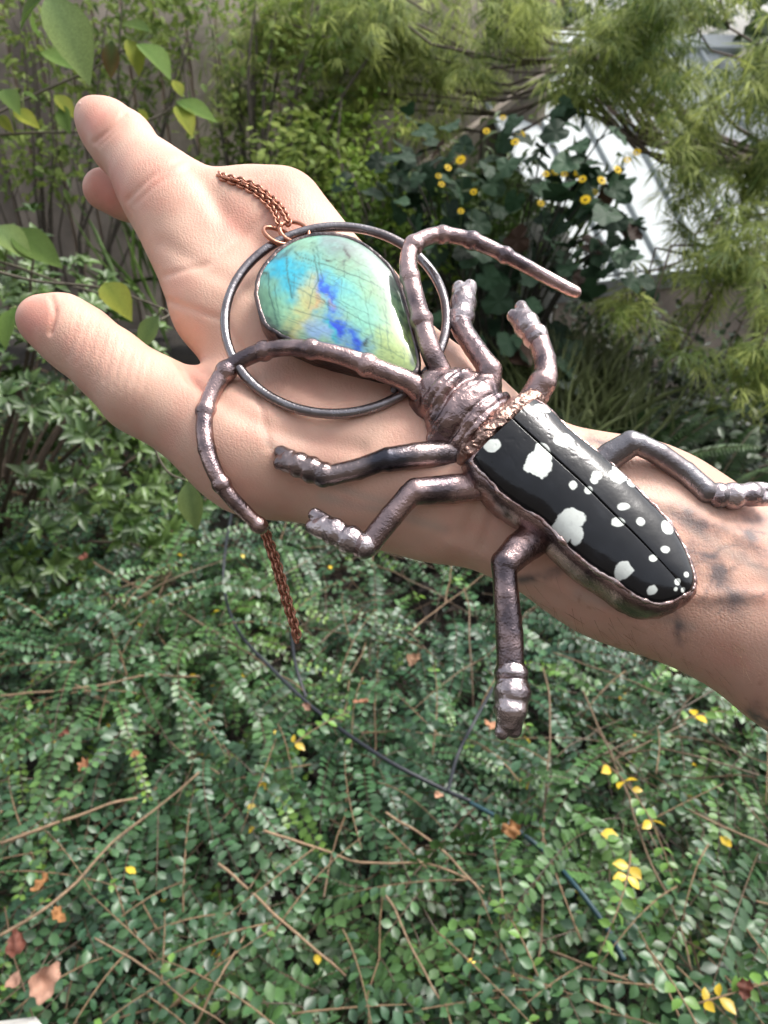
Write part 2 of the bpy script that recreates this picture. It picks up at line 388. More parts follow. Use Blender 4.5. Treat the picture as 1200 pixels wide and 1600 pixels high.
bv, bf = tube(np.linspace(a0-(a1-a0)*1.2, a1+(a1-a0)*.3, 6), .024, 4)
tag(link('leaning_board', mesh_np('leaning_board', bv, bf, smooth=False), M['plank']), 'long grey board leaning aslant before the wooden fence', 'board')

# ------------------------------------------------------------------ low shed with a white sheet roof behind the maple
def shed():
    O = P(1010, 425, 4.1); s = thing('garden_shed', (O[0], O[1], 0), 'low shed with a white sheet roof half hidden by the feathery maple', 'shed')
    E = nz(np.array([.9, .43, 0])); U = np.array([-.43, .9, 0]); sl_ = math.radians(40); S = U*math.cos(sl_)+np.array([0, 0, math.sin(sl_)]); Nn = np.cross(E, S)
    mw = Matrix((E, S, Nn)).transposed().to_4x4()
    def put(name, me, m, off=(0, 0, 0)):
        o = link(name, me, m, s); o.matrix_parent_inverse = Matrix(); o.matrix_local = Matrix.Translation(Vector(O-np.array(s.location))) @ mw @ Matrix.Translation(Vector(off)); return o
    pm = box_mesh('roof_panel', .004, .296, 0, 1.6, 0, .015, .003); rb = box_mesh('rib', -.016, .016, -.01, 1.61, .012, .042, .006)
    for k in range(7):
        x = -.5+.3*k; put('roof_panel', pm, M['siding'], (x, 0, .002*(k % 2))); put('rib', rb, M['siding'], (x, 0, 0))
    put('eave_board', box_mesh('eave_board', -.55, 1.65, -.03, -.005, -.14, .01), M['siding'])
    put('ridge_cap', box_mesh('ridge_cap', -.55, 1.65, 1.58, 1.7, -.01, .06), M['siding'])
    wl = link('wall', box_mesh('wall', -.5, 1.6, .1, .2, -float(O[2])-.1, .02), M['plank'], s); wl.matrix_parent_inverse = Matrix(); wl.location = (0, 0, O[2]); wl.rotation_euler = (0, 0, math.atan2(E[1], E[0]))
shed()

# ------------------------------------------------------------------ ground cover (creeping shrub with paired oval leaves)
def top_h(x, y): 
    p = np.stack([x, y, 0*x], -1)
    return .36+.07*vnoise(p, 2.2)+.05*vnoise(p, 5.5, 4)+.02*vnoise(p, 14, 2)
def sprig_set(buf, n, xy, dz, lo, hi, npair, leafL, hue, sides=4, thick=.0013, jit=.42, lift=0.0):
    k = 7; s = np.linspace(0, 1, k)
    x, y = xy; az = (3.6*vnoise(np.stack([x, y, 0*x], -1), 1.7, 31)+rng.uniform(-.75, .75, n)-1.2) if lift else rng.uniform(0, 2*np.pi, n); Ls = rng.uniform(lo, hi, n)
    bend = rng.uniform(-.6, .6, n)[:, None]*s; rise = rng.uniform(-.1, .55, n)
    dirx = np.cos(az[:, None]+bend); diry = np.sin(az[:, None]+bend)
    px = x[:, None]+np.cumsum(dirx, 1)*(Ls/k)[:, None]; py = y[:, None]+np.cumsum(diry, 1)*(Ls/k)[:, None]
    pz = (top_h(x, y)-dz)[:, None]+lift*np.sin(np.pi*np.minimum(s*1.15, 1))[None]*rng.uniform(.3, 1.2, (n, 1))+Ls[:, None]*(rise[:, None]*s-.55*s*s*np.abs(rise[:, None])-.12*s*s)+.004*rng.standard_normal((n, k))
    path = np.stack([px, py, pz], -1)
    tone = np.stack([rng.uniform(.04, .13, n)]*3, 1)*np.array([1.15, .80, .5])
    buf.tubes(path, np.broadcast_to(np.linspace(thick, thick*.45, k), (n, k)), tone, sides)
    ti = np.linspace(.14, 1, npair); fi = ti*(k-1); i0 = np.minimum(fi.astype(int), k-2); fr = fi-i0
    pos = path[:, i0]*(1-fr)[None, :, None]+path[:, i0+1]*fr[None, :, None]
    tg = nz(path[:, i0+1]-path[:, i0]); upv = nz(np.array([0, -.25, 1.0])+.30*rng.standard_normal((n, 1, 3)))
    sdv = nz(np.cross(tg, upv)); nrm = np.cross(sdv, tg)
    vig = rng.uniform(.75, 1.2, n)[:, None]; tipf = (1-.35*ti**3)[None]
    plant = rng.random(n)
    for sg in (-1, 1):
        keep = rng.random((n, npair)) > .08
        ax = sdv*sg+tg*rng.uniform(.25, .7, (n, npair, 1))+nrm*rng.uniform(-.15, .35, (n, npair, 1))
        nr = nrm+jit*rng.standard_normal((n, npair, 3))
        L = leafL*vig*tipf*rng.uniform(.8, 1.2, (n, npair))
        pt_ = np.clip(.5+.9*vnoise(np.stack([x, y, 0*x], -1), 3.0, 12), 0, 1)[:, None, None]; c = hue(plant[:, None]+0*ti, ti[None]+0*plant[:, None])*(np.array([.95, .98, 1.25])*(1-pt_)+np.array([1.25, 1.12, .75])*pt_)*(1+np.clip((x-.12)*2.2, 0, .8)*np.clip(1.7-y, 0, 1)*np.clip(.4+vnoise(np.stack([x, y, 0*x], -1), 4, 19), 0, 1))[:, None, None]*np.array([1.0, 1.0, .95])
        kk = keep.ravel()
        buf.leaves(OVAL, pos.reshape(-1, 3)[kk], ax.reshape(-1, 3)[kk], nr.reshape(-1, 3)[kk], L.ravel()[kk], L.ravel()[kk]*rng.uniform(.56, .74, kk.sum()), c.reshape(-1, 3)[kk])
def hue_cover(u, t):
    a = np.array([.026, .070, .034]); b = np.array([.054, .128, .046]); c = np.array([.13, .24, .04])
    m = a+(b-a)*u[..., None]; g = ((u > .86)*t**3)[..., None]
    m = m*(1-g)+c*g; m = m*rng.uniform(.55, 1.45, u.shape)[..., None]
    yel = (rng.random(u.shape) > .9975)[..., None]; return np.where(yel, np.array([.55, .42, .03]), m)
def in_view(n, ymin, ymax, wide=.62):
    y = ymin+(ymax-ymin)*rng.random(n*3); x = rng.uniform(-1, 1, n*3)*(ymax+.5)*wide
    d = y*math.cos(PITCH)+1.1*math.sin(PITCH); m = np.abs(x) < d*.56+.12
    return x[m][:n], y[m][:n]
cov = Buf()
for n, y0, y1, dz, lo, hi, npr, lf in ((420, .25, 1.6, .26, .14, .30, 14, 0), (620, .25, 1.6, .14, .14, .34, 14, 0), (300, .30, 1.6, .05, .12, .26, 13, 0), (560, .25, 1.65, .07, .24, .46, 22, .05),
                                 (420, 1.5, 3.2, .05, .14, .30, 14, 0), (650, 1.45, 3.2, .07, .24, .46, 22, .05), (600, 1.5, 3.2, .15, .14, .3, 14, 0), (300, 1.5, 3.2, .26, .14, .3, 14, 0)):
    x, y = in_view(n, y0, y1); n = len(x)
    g = vnoise(np.stack([x, y, 0*x], -1), 3.8, 9) > (-.25 if dz < .1 else -.5); x, y = x[g], y[g]
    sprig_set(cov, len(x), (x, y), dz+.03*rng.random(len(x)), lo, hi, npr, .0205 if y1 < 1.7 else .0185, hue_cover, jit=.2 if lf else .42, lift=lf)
tw_n = 420; x, y = in_view(tw_n, .3, 3.0); tw_n = len(x); az = rng.uniform(0, 6.28, tw_n); Lw = rng.uniform(.15, .5, tw_n); s = np.linspace(-.5, .5, 6)
pth = np.stack([x[:, None]+np.cos(az)[:, None]*Lw[:, None]*s, y[:, None]+np.sin(az)[:, None]*Lw[:, None]*s,
                (top_h(x, y)-rng.uniform(.0, .12, tw_n))[:, None]+Lw[:, None]*s*rng.uniform(-.4, .4, tw_n)[:, None]-.25*s*s*Lw[:, None]], -1)+.004*rng.standard_normal((tw_n, 6, 3))
cov.tubes(pth, np.broadcast_to(np.linspace(.0021, .0011, 6), (tw_n, 6))*rng.uniform(.6, 1.2, tw_n)[:, None], np.array([.20, .125, .07])*rng.uniform(.35, 1.2, (tw_n, 1)), 4)
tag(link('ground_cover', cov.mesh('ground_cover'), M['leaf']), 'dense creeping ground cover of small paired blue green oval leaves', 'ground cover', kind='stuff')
# litter and brush under the leaves
lit = Buf(); x, y = in_view(2600, .3, 3.4); n = len(x)
lit.leaves(LANCE, np.stack([x, y, .0+.12*rng.random(n)], 1), rng.standard_normal((n, 3))*[1, 1, .3], rng.standard_normal((n, 3))*.5+[0, 0, 1], rng.uniform(.03, .06, n), rng.uniform(.02, .04, n), np.array([.04, .025, .016])*rng.uniform(.3, 1.0, (n, 1)))
tag(link('leaf_litter', lit.mesh('leaf_litter'), M['dry']), 'brown fallen leaf litter on the soil under the ground cover', 'leaf litter', kind='stuff')

# individual sprigs on top: stem and leaves as parts
leaf_me = []
for tmpl, c in ((OVAL3, (.032, .078, .036)), (OVAL3, (.055, .125, .048)), (OVAL3, (.04, .095, .046)), (OVAL3, (.12, .235, .045)), (OVAL3, (.6, .42, .03))):
    b = Buf(); b.leaves(tmpl, [(0, 0, 0)], np.array([(1., 0, 0)]), np.array([(0, 0, 1.)]), 1.0, .66, np.array([c])); leaf_me.append(b.mesh('small_leaf'))
for m_ in leaf_me: m_.materials.append(M['gloss_leaf'])
def orient(o, pos, ax, nr, L):
    ax = Vector(ax).normalized(); sd_ = Vector(nr).cross(ax).normalized(); n2 = ax.cross(sd_)
    R = Matrix((ax, sd_, n2)).transposed().to_4x4()
    o.matrix_local = Matrix.Translation(Vector(pos)) @ R @ Matrix.Scale(L, 4)
def make_sprig(L, npair, palette, yellow_at=(), tip=()):
    r = empty('leafy_sprig'); s = np.linspace(0, 1, 8); bnd = random.uniform(-.5, .5)
    path = np.stack([L*s, L*bnd*s*s*.5, L*(.28*s-.38*s*s)], 1)
    b = Buf(); b.tube(path, np.linspace(.0016, .0007, 8), (.19, .125, .07), 5); link('stem', b.mesh('stem'), M['bark'], r)
    for i, t in enumerate(np.linspace(.1, 1, npair)):
        f = t*7; i0 = min(int(f), 6); p = path[i0]+(path[i0+1]-path[i0])*(f-i0); tg = nz(path[i0+1]-path[i0])
        for sg in (-1, 1):
            if random.random() < .06: continue
            up = nz(np.array([0, 0, 1])+.25*rng.standard_normal(3)); sd_ = np.cross(up, tg)
            me = leaf_me[random.choice(palette)]
            if i in yellow_at: me = leaf_me[4]
            if i in tip: me = leaf_me[3]
            o = link('leaf', me, None, r); o.matrix_parent_inverse = Matrix()
            orient(o, p, sd_*sg+tg*random.uniform(.3, .7)+up*random.uniform(-.1, .3), up+.3*rng.standard_normal(3), .0195*(1-.3*t**3)*random.uniform(.8, 1.2))
    return r
protos = [make_sprig(.17, 9, (0, 1)), make_sprig(.22, 11, (1, 2)), make_sprig(.14, 8, (0, 2)), make_sprig(.2, 10, (1, 0), tip=(8, 9))]
cand = []
while len(cand) < 110:
    px, py = random.uniform(-60, 1260), random.uniform(880, 1640)
    if random.random() > .35+.65*(py-880)/760: continue
    cand.append((px, py))
for i, (px, py) in enumerate(cand):
    o = protos[i % 4] if i < 4 else copy_tree(protos[i % 4])
    p = Gz(px, py, .38); p = Gz(px, py, float(top_h(p[0:1], p[1:2])[0])+random.uniform(0, .025))
    o.location = p; o.rotation_euler = (random.uniform(-.25, .25), random.uniform(-.3, .15), random.uniform(0, 6.28)); sc = random.uniform(.85, 1.15); o.scale = (sc,)*3
    tag(o, 'low creeping sprig with paired rows of small oval blue green leaves in the ground cover', 'plant sprig', 'sprigs lying on top of the ground cover')
for px, py, rz, L, npair, ya, lab in (
        (940, 1190, -1.15, .20, 11, (0, 2, 3, 6), 'bright green sprig with yellow leaves right of the lowest beetle foot'),
        (985, 1330, -1.9, .16, 9, (1, 2), 'sprig with big golden leaves beside the tan stem on the right'),
        (1010, 1480, -1.3, .2, 11, (5, 7), 'yellow green sprig hanging toward the bottom right corner'),
        (1060, 1130, .3, .12, 7, (1,), 'small sprig with two golden leaves just below the forearm'),
        (450, 1170, .6, .13, 8, (0, 6), 'sprig with two yellow leaves below the hanging chain'),
        (1085, 1570, .1, .12, 7, (0, 1, 5), 'sprig with golden leaves at the bottom edge right of centre'),
        (840, 1525, 1.9, .10, 6, (5,), 'short sprig with one bright yellow leaf at the bottom edge')):
    o = make_sprig(L, npair, (3, 1), ya, range(npair-4, npair)); p = Gz(px, py, .38)
    o.location = Gz(px, py, float(top_h(p[0:1], p[1:2])[0])+.05); o.rotation_euler = (0, -.1, rz); tag(o, lab, 'plant sprig'); o.scale = (1.06,)*3

# long bare stems lying over the ground cover: (photo points), label
TW = [([(0, 805), (110, 860), (240, 930), (330, 985), (420, 1040), (470, 1080)], .0030, 'long tan bare stem slanting below the thumb across the cover'),
      ([(0, 1085), (120, 1072), (230, 1058), (310, 1052)], .0032, 'straight tan stem at the left edge level with the chain end'),
      ([(120, 1065), (210, 1120), (290, 1175), (340, 1210)], .0024, 'thin tan stem running down right from the left edge stem'),
      ([(0, 1312), (70, 1290), (150, 1262), (215, 1245)], .0042, 'thick pale tan stem at the left edge above the dry leaves'),
      ([(0, 1465), (90, 1405), (190, 1310), (310, 1205)], .0036, 'long brown stem rising from lower left toward the middle'),
      ([(415, 1300), (480, 1320), (560, 1340), (680, 1358), (760, 1388)], .0031, 'reddish tan stem crossing the middle of the ground cover'),
      ([(345, 1350), (400, 1400), (470, 1455), (540, 1525)], .0034, 'orange brown stem slanting below the middle of the ground cover'),
      ([(150, 1465), (230, 1510), (300, 1560), (350, 1600)], .0022, 'thin grey stem reaching the bottom edge left of centre'),
      ([(300, 1600), (340, 1530), (390, 1445)], .0028, 'short upright brown stem at the bottom edge left of centre'),
      ([(850, 1045), (860, 1110), (855, 1230), (848, 1360), (845, 1500)], .0030, 'tall straight tan stem hanging right of the lowest beetle foot'),
      ([(600, 1265), (680, 1320), (740, 1380), (780, 1420)], .0030, 'bent brown stem beside the dark cable in the middle'),
      ([(600, 1400), (640, 1480), (700, 1590)], .0028, 'brown stem running steeply to the bottom edge near the middle'),
      ([(910, 1080), (975, 1230), (1015, 1340), (1060, 1450), (1080, 1520)], .0030, 'long brown stem carrying yellow leaves on the right'),
      ([(865, 1020), (950, 1050), (1040, 1080)], .0024, 'thin tan stem just under the forearm'),
      ([(860, 1485), (930, 1515), (1040, 1555)], .0028, 'pale tan stem near the bottom edge right of centre'),
      ([(1070, 1260), (1150, 1300), (1200, 1325), (1240, 1340)], .0027, 'reddish stem touching the right edge below the forearm'),
      ([(640, 985), (700, 940), (770, 890), (800, 860)], .0022, 'thin pale stem rising behind the hanging hind leg'),
      ([(1090, 1370), (1150, 1395), (1230, 1420)], .0022, 'slim brown stem at the right edge low in the ground cover')]
for pts, r, lab in TW:
    pp = [Gz(x, y, .388+.018*math.sin(i*1.7+x)) for i, (x, y) in enumerate(pts)]; pp = catmull(pp, 22)
    pp += .006*np.stack([fbm(pp, 9, 3, k) for k in range(3)], 1)
    b = Buf(); rr = np.linspace(r*.72, r*.5, 22)*(1+.12*fbm(pp, 60, 2, 5)); b.tube(pp, rr, np.array([.27, .18, .11])*random.uniform(.55, 1.2), 6)
    t_ = tag(link('bare_stem', b.mesh('bare_stem'), M['bark']), lab, 'bare stem')
# cables
def cable(pts, r, m, lab, h=.42):
    pp = catmull([Gz(x, y, h-.028+.012*math.sin(2.3*i)) for i, (x, y) in enumerate(pts)], 60); V, Fc = tube(pp, r, 8)
    tag(link('irrigation_cable', mesh_np('irrigation_cable', V, Fc), m), lab, 'cable')
cable([(362, 800), (352, 860), (350, 920), (372, 985), (425, 1045), (500, 1115), (600, 1185), (690, 1232), (735, 1252)], .0037, M['cable'], 'long dark cable curving from under the hand across the ground cover', .44)
cable([(735, 1254), (790, 1285), (850, 1330), (900, 1385), (945, 1445), (975, 1500)], .0037, M['teal_cable'], 'teal tube lying in the ground cover on the right', .435)
cable([(770, 1075), (740, 1130), (715, 1180), (700, 1236)], .0033, M['cable'], 'short dark cable left of the lowest beetle foot', .43)
cable([(455, 990), (462, 1040), (478, 1090)], .0036, M['cable'], 'short dark cable below the chain end', .43)

# dry fallen leaves caught in the cover
def dry_leaf(px, py, size, col, lab, h=.45, curl=.35, rz=None):
    n = 9; u, v = np.meshgrid(np.linspace(-1, 1, n), np.linspace(-1, 1, n), indexing='ij')
    a = np.arctan2(v, u); rr = np.maximum(abs(u), abs(v)); lob = 1+.14*np.cos(3*a+px)+.10*np.sin(7*a+px*.3)
    x = rr*np.cos(a)*lob; y = rr*np.sin(a)*lob*.72; z = 1.3*curl*(y*y+.35*x*x)+.5*vnoise(np.stack([x, y, 0*x+px], -1), 2.3)
    V = np.stack([x, y, z], -1).reshape(-1, 3)*size*.4
    ij = (np.arange(n-1)[:, None]*n+np.arange(n-1)).ravel(); q = np.stack([ij, ij+n, ij+n+1, ij+1], 1)
    c = np.array(col)*(1-.35*(rr.reshape(-1, 1) > .8)*rng.random((n*n, 1)))
    o = link('dry_leaf', mesh_np('dry_leaf', V, [q], c), M['dry'], loc=Vector(Gz(px, py, h)))
    o.rotation_euler = (random.uniform(-.4, .6), random.uniform(-.5, .5), random.uniform(0, 6.28) if rz is None else rz); tag(o, lab, 'dry leaf')
TAN, ORG, RED = (.36, .20, .14), (.30, .14, .05), (.16, .05, .03)
for a_ in ((70, 1535, .055, TAN, 'crumpled pink tan dry leaf above the concrete block'), (22, 1535, .03, TAN, 'small curled tan leaf at the left edge beside the block'), (65, 1380, .036, ORG, 'orange dry leaf at the left edge above the crumpled one'),
           (90, 1430, .03, ORG, 'small orange brown dry leaf right below the orange leaf at left'), (25, 1475, .04, RED, 'dark red dry leaf at the left edge above the tan leaves'),
           (130, 1195, .036, (.3, .13, .06), 'brown dry leaf in a dark gap left of centre'), (100, 1145, .03, RED, 'red dry leaf between tan stems at the left'), (565, 1097, .034, (.32, .14, .08), 'brown dry leaf below the chain end right of the cable'),
           (800, 1298, .04, ORG, 'orange dry leaf beside the teal tube'), (768, 1135, .04, (.55, .27, .15), 'pale orange dry leaf left of the lowest beetle foot'), (645, 1030, .04, (.25, .14, .08), 'brown dry leaf left of the hanging hind leg'),
           (685, 1242, .018, (.5, .28, .18), 'tiny pinkish dry leaf on the dark cable'), (212, 1178, .02, ORG, 'tiny orange dry leaf left of the long cable'), (130, 870, .03, RED, 'red brown dry leaf low in the glossy bush'),
           (1165, 1545, .03, RED, 'reddish dry leaf near the bottom right corner'), (480, 1105, .022, TAN, 'pale dry leaf resting on the dark cable')):
    dry_leaf(*a_)

# ------------------------------------------------------------------ shrubs and trees
def rand_dir(n): return nz(rng.standard_normal((n, 3)))
def limbs(buf, base, tips, r0, col, seg=8, wob=.05):
    for t in tips:
        t = np.asarray(t, float); s = np.linspace(0, 1, seg)[:, None]; mid = base*(1-s)+t*s
        mid[:, 2] += .18*np.linalg.norm(t-base)*np.sin(np.pi*s[:, 0])*.4
        mid[1:-1] += wob*np.stack([vnoise(mid[1:-1], 2.5, k+7) for k in range(3)], 1)
        buf.tube(mid, np.linspace(r0, r0*.25, seg), col, 6)
def clumps(n, c, r, surf=.55):                # points in an ellipsoid, denser at its skin
    d = rand_dir(n); q = (surf+(1-surf)*rng.random((n, 1)))*d; return np.asarray(c)+q*np.asarray(r), d

# glossy rhododendron-like bush on the left, its leaves in rosettes
def glossy_bush():
    c = np.array([-1.17, 1.98, .42]); r = np.array([.60, .55, .72])
    t = thing('glossy_bush', (c[0], c[1], 0), 'dark glossy leaved bush with leaves in rosettes left of the thumb', 'bush')
    b = Buf(); n = 1250; pos, d = clumps(n, c, r, .82); m = (pos[:, 2] > .12); pos, d = pos[m], d[m]; pos += .06*rng.standard_normal(pos.shape); n = len(pos)
    up = nz(d+[0, -.25, .7]+.35*rng.standard_normal((n, 3)))
    st = Buf(); idx = rng.choice(n, 60, False); limbs(st, np.array([c[0], c[1], 0.02]), pos[idx], .011, (.09, .065, .045)); st_o = link('stem', st.mesh('stem'), M['bark'], t)
    allp, alla, alln, allL, allc = [], [], [], [], []
    u1 = nz(np.cross(up, [.3, .2, .9])); u2 = np.cross(up, u1); hue = rng.random(n)
    for k in range(8):
        a = 2*np.pi*k/8+rng.uniform(-.3, .3, n); ra = u1*np.cos(a)[:, None]+u2*np.sin(a)[:, None]; el = rng.uniform(.1, .9, n)[:, None]
        allp.append(pos+ra*.004); alla.append(ra+up*el); alln.append(up-ra*el*.8+.15*rng.standard_normal((n, 3))); allL.append(rng.uniform(.03, .052, n))
        allc.append((np.array([.045, .095, .022])*(1-hue[:, None])+np.array([.11, .18, .04])*hue[:, None])*rng.uniform(.7, 1.3, (n, 1)))
    p, a, nn, L, cc = map(np.concatenate, (allp, alla, alln, allL, allc))
    z = dep(p); x_, y_ = proj(p); vis = (x_ > -20) & (y_ > 250) & (y_ < 960); order = np.argsort(np.where(vis, z-.4*(L/.05), 99)); big = order[:280]; rest = order[280:]
    b.leaves(LANCE, p[rest], a[rest], nn[rest], L[rest], L[rest]*.46, cc[rest])
    tag(link('foliage', b.mesh('foliage'), M['leaf'], t), kind='stuff')
    me = []
    for col in ((.05, .095, .025), (.075, .125, .032), (.045, .08, .025)):
        q = Buf(); q.leaves(LANCE, [(0, 0, 0)], np.array([(1., 0, 0)]), np.array([(0, 0, 1.)]), 1.0, .46, np.array([col])); mm = q.mesh('bush_leaf'); mm.materials.append(M['gloss_leaf']); me.append(mm)
    inv = Matrix.Translation(Vector((-c[0], -c[1], 0)))
    for i in big:
        o = link('leaf', random.choice(me), None, t); o.matrix_parent_inverse = Matrix(); orient(o, p[i]-[c[0], c[1], 0], a[i], nn[i], L[i])
glossy_bush()

def foliage_tree(name, label, cat, base, blobs, tmpl, L, W, cols, limb_r, droop=.3, mtl='leaf', surf=.3, barkcol=(.08, .065, .05), nl=6, group=None):
    t = thing(name, base, label, cat, group); tb = Buf(); fb = Buf(); base = np.asarray(base, float)
    for (c, r, n) in blobs:
        c = np.asarray(c); r = np.asarray(r); pos, d = clumps(n, c, r, surf); g = vnoise(pos, 4.5, 3) > -.35; pos, d = pos[g], d[g]; n_ = len(pos)
        nrm = nz(np.array([0, -.3, 1.])+.5*rng.standard_normal((n_, 3))); ax = rand_dir(n_)*[1, 1, .4]-np.array([0, 0, droop])
        u = np.clip(.5+.45*vnoise(pos, 6, 1)+.2*rng.standard_normal(n_), 0, 1)[:, None]
        fb.leaves(tmpl, pos, ax, nrm, L*rng.uniform(.65, 1.25, n_), W*rng.uniform(.65, 1.25, n_), np.array(cols[0])*(1-u)+np.array(cols[1])*u)
        limbs(tb, base, pos[rng.choice(n_, min(nl, n_), False)], limb_r, barkcol, 9, .09)
    link('trunk', tb.mesh('trunk'), M['bark'], t); tag(link('crown', fb.mesh('crown'), M[mtl], t), kind='stuff'); return t
foliage_tree('leafy_shrub', 'loose yellow green shrub before the fence above the bent knuckles', 'shrub', (-.55, 3.3, 0),
             [(P(440, 130, 3.3), (.32, .35, .42), 800), (P(360, 210, 3.4), (.22, .3, .3), 420), (P(500, 30, 3.2), (.35, .3, .3), 500), (P(330, 40, 3.6), (.3, .3, .3), 420), (P(470, 270, 3.1), (.25, .3, .25), 900)],
             OVAL, .045, .024, ((.10, .17, .035), (.27, .33, .08)), .016, mtl='soft_leaf')
foliage_tree('low_shrub', 'pale green low shrub behind the hand between knuckles and ring', 'shrub', (-.05, 2.9, 0),
             [(P(580, 300, 2.9), (.22, .25, .2), 500), (P(620, 380, 2.7), (.25, .25, .22), 500), (P(560, 210, 3.2), (.25, .25, .2), 400)], OVAL, .035, .02, ((.10, .20, .03), (.30, .42, .06)), .012, mtl='soft_leaf')
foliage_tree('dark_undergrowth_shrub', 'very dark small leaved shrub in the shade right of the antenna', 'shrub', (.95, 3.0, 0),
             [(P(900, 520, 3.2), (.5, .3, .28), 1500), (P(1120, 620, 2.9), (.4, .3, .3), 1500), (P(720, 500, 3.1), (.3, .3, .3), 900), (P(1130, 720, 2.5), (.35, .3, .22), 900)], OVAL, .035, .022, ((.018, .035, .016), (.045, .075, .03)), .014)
foliage_tree('olive_shrub', 'dull olive shrub with fine twigs behind the index finger', 'shrub', (-1.5, 3.6, 0),
             [(P(80, 120, 3.5), (.4, .3, .4), 420), (P(220, 90, 3.7), (.4, .3, .35), 460), (P(40, 30, 3.0), (.25, .3, .25), 200), (P(250, 20, 3.2), (.3, .3, .2), 260), (P(60, 250, 3.2), (.3, .3, .2), 260)], LANCE, .055, .024, ((.09, .15, .04), (.24, .31, .07)), .009, nl=4, mtl='soft_leaf')

for k, (x, y, lab) in enumerate(((-3.2, 7.2, 'dark evergreen tree beyond the fence at the far left'), (-.9, 7.6, 'dark evergreen tree beyond the fence behind the knuckles'), (1.2, 7.0, 'dark evergreen tree behind the shed roof'), (3.0, 6.2, 'dark evergreen tree to the right beyond the shed'), (4.6, 5.0, 'dark evergreen tree at the far right beyond the maple'))):
    foliage_tree('background_tree', lab, 'tree', (x, y, 0), [(np.array([x, y, 1.5]), (1.35, .8, 1.5), 1500), (np.array([x, y, 3.2]), (.9, .7, .9), 500)], OVAL, .15, .085, ((.035, .065, .025), (.075, .12, .04)), .08, nl=5, group='dark trees beyond the fence')
def feather_maple():                          # laceleaf maple: leaves of seven thin drooping lobes
    base = np.array([1.75, 3.5, 0]); t = thing('laceleaf_maple', base, 'feathery pale green weeping maple hanging over the upper right', 'tree'); fb = Buf(); tb = Buf()
    blobs = [(P(620, 40, 3.2), (.42, .4, .24), 620), (P(800, 20, 3.0), (.42, .4, .22), 620), (P(900, 60, 2.9), (.32, .3, .15), 360), (P(1000, 30, 2.7), (.4, .4, .24), 700), (P(1130, 110, 2.6), (.3, .35, .26), 640), (P(520, 20, 3.5), (.4, .4, .25), 420),
             (P(1185, 260, 2.6), (.14, .3, .2), 200), (P(1160, 420, 2.5), (.2, .3, .22), 380), (P(1120, 500, 2.5), (.25, .25, .12), 260), (P(1010, 440, 2.6), (.14, .2, .07), 60), (P(560, 130, 3.4), (.25, .25, .2), 260), (P(1190, 560, 2.5), (.2, .25, .2), 200), (P(700, 110, 3.3), (.3, .25, .12), 200), (P(900, 150, 2.8), (.2, .2, .12), 80), (P(1060, 200, 2.6), (.18, .2, .12), 110), (P(1110, 330, 2.5), (.12, .2, .16), 110), (P(980, 470, 2.5), (.14, .2, .05), 40), (P(440, 50, 3.3), (.3, .3, .2), 330), (P(380, 150, 3.5), (.25, .3, .2), 160), (P(500, 190, 3.4), (.25, .25, .15), 200), (P(660, 190, 3.3), (.18, .2, .1), 90), (P(1090, 270, 2.5), (.12, .2, .14), 90)]
    for c, r, n in blobs:
        n = int(n*1.7); pos, d = clumps(n, c, np.array(r)*1.12, .05); pos = pos[vnoise(pos, 6.5, 3) > -.05]; n = len(pos); u = np.clip(.5+.5*vnoise(pos, 5, 2)+.18*rng.standard_normal(n), 0, 1)[:, None]
        u = np.clip(u+.35*rng.standard_normal((n, 1)), 0, 1.15); col = np.array([.11, .175, .04])*(1-u)+np.array([.50, .57, .16])*u
        dirv = nz(rand_dir(n)*[1, 1, .25]+np.array([.1, -.35, -.35])); nr = nz(np.array([0, -.35, 1.])+.4*rng.standard_normal((n, 3))); sd_ = nz(np.cross(nr, dirv))
        for k, a in enumerate(np.linspace(-1.05, 1.05, 7)):
            ax = dirv*math.cos(a)+sd_*math.sin(a)-np.array([0, 0, .12])*(1+abs(a)); L = .105*(1-.25*abs(a))*rng.uniform(.7, 1.25, n)
            fb.leaves(NEEDLE, pos, ax+.15*rng.standard_normal((n, 3)), nr, L, .0052, col*rng.uniform(.85, 1.15, (n, 1)))
        limbs(tb, base+[0, 0, 1.0], pos[rng.choice(n, 2, False)], .011, (.10, .075, .06), 9, .16)
    tb.tube(catmull([base, base+[.02, 0, .4], base+[-.03, -.02, .8], base+[-.05, -.04, 1.25]], 12), np.linspace(.06, .035, 12), (.10, .08, .065), 9)
    link('trunk', tb.mesh('trunk'), M['bark'], t); tag(link('crown', fb.mesh('crown'), M['soft_leaf'], t), kind='stuff')
feather_maple()

# dark broad-leaved shrub in the middle, every leaf a part
def round_leaf(col, name):
    n = 7; k = 26; V = [(0, 0, 0)]; Fc = []
    a = np.linspace(-np.pi, np.pi, k, endpoint=False)
    for ring in range(1, 4):
        f = ring/3; rad = .5*(1+.10*np.cos(3*a)-.06*np.cos(8*a)-.45*np.exp(-((np.abs(a)-np.pi)/.28)**2))
        x = .42+rad*np.cos(a)*f*1.15-.42*0; y = rad*np.sin(a)*f*.95; z = -.22*((x-.4)**2)-.10*np.abs(y)*-1.2*.6+.03*np.cos(6*a)*f
        V += list(np.stack([x, y, z], 1))
    V[0] = (.42, 0, -.01); V = np.array(V, float)
    for j in range(k): Fc.append((0, 1+j, 1+(j+1) % k))
    for ring in range(2):
        for j in range(k):
            a0 = 1+ring*k+j; a1 = 1+ring*k+(j+1) % k; Fc += [(a0, a0+k, a1+k), (a0, a1+k, a1)]
    me = mesh_np(name, V, [np.array(Fc)], np.broadcast_to(col, (len(V), 3))); me.materials.append(M['dull_leaf']); return me
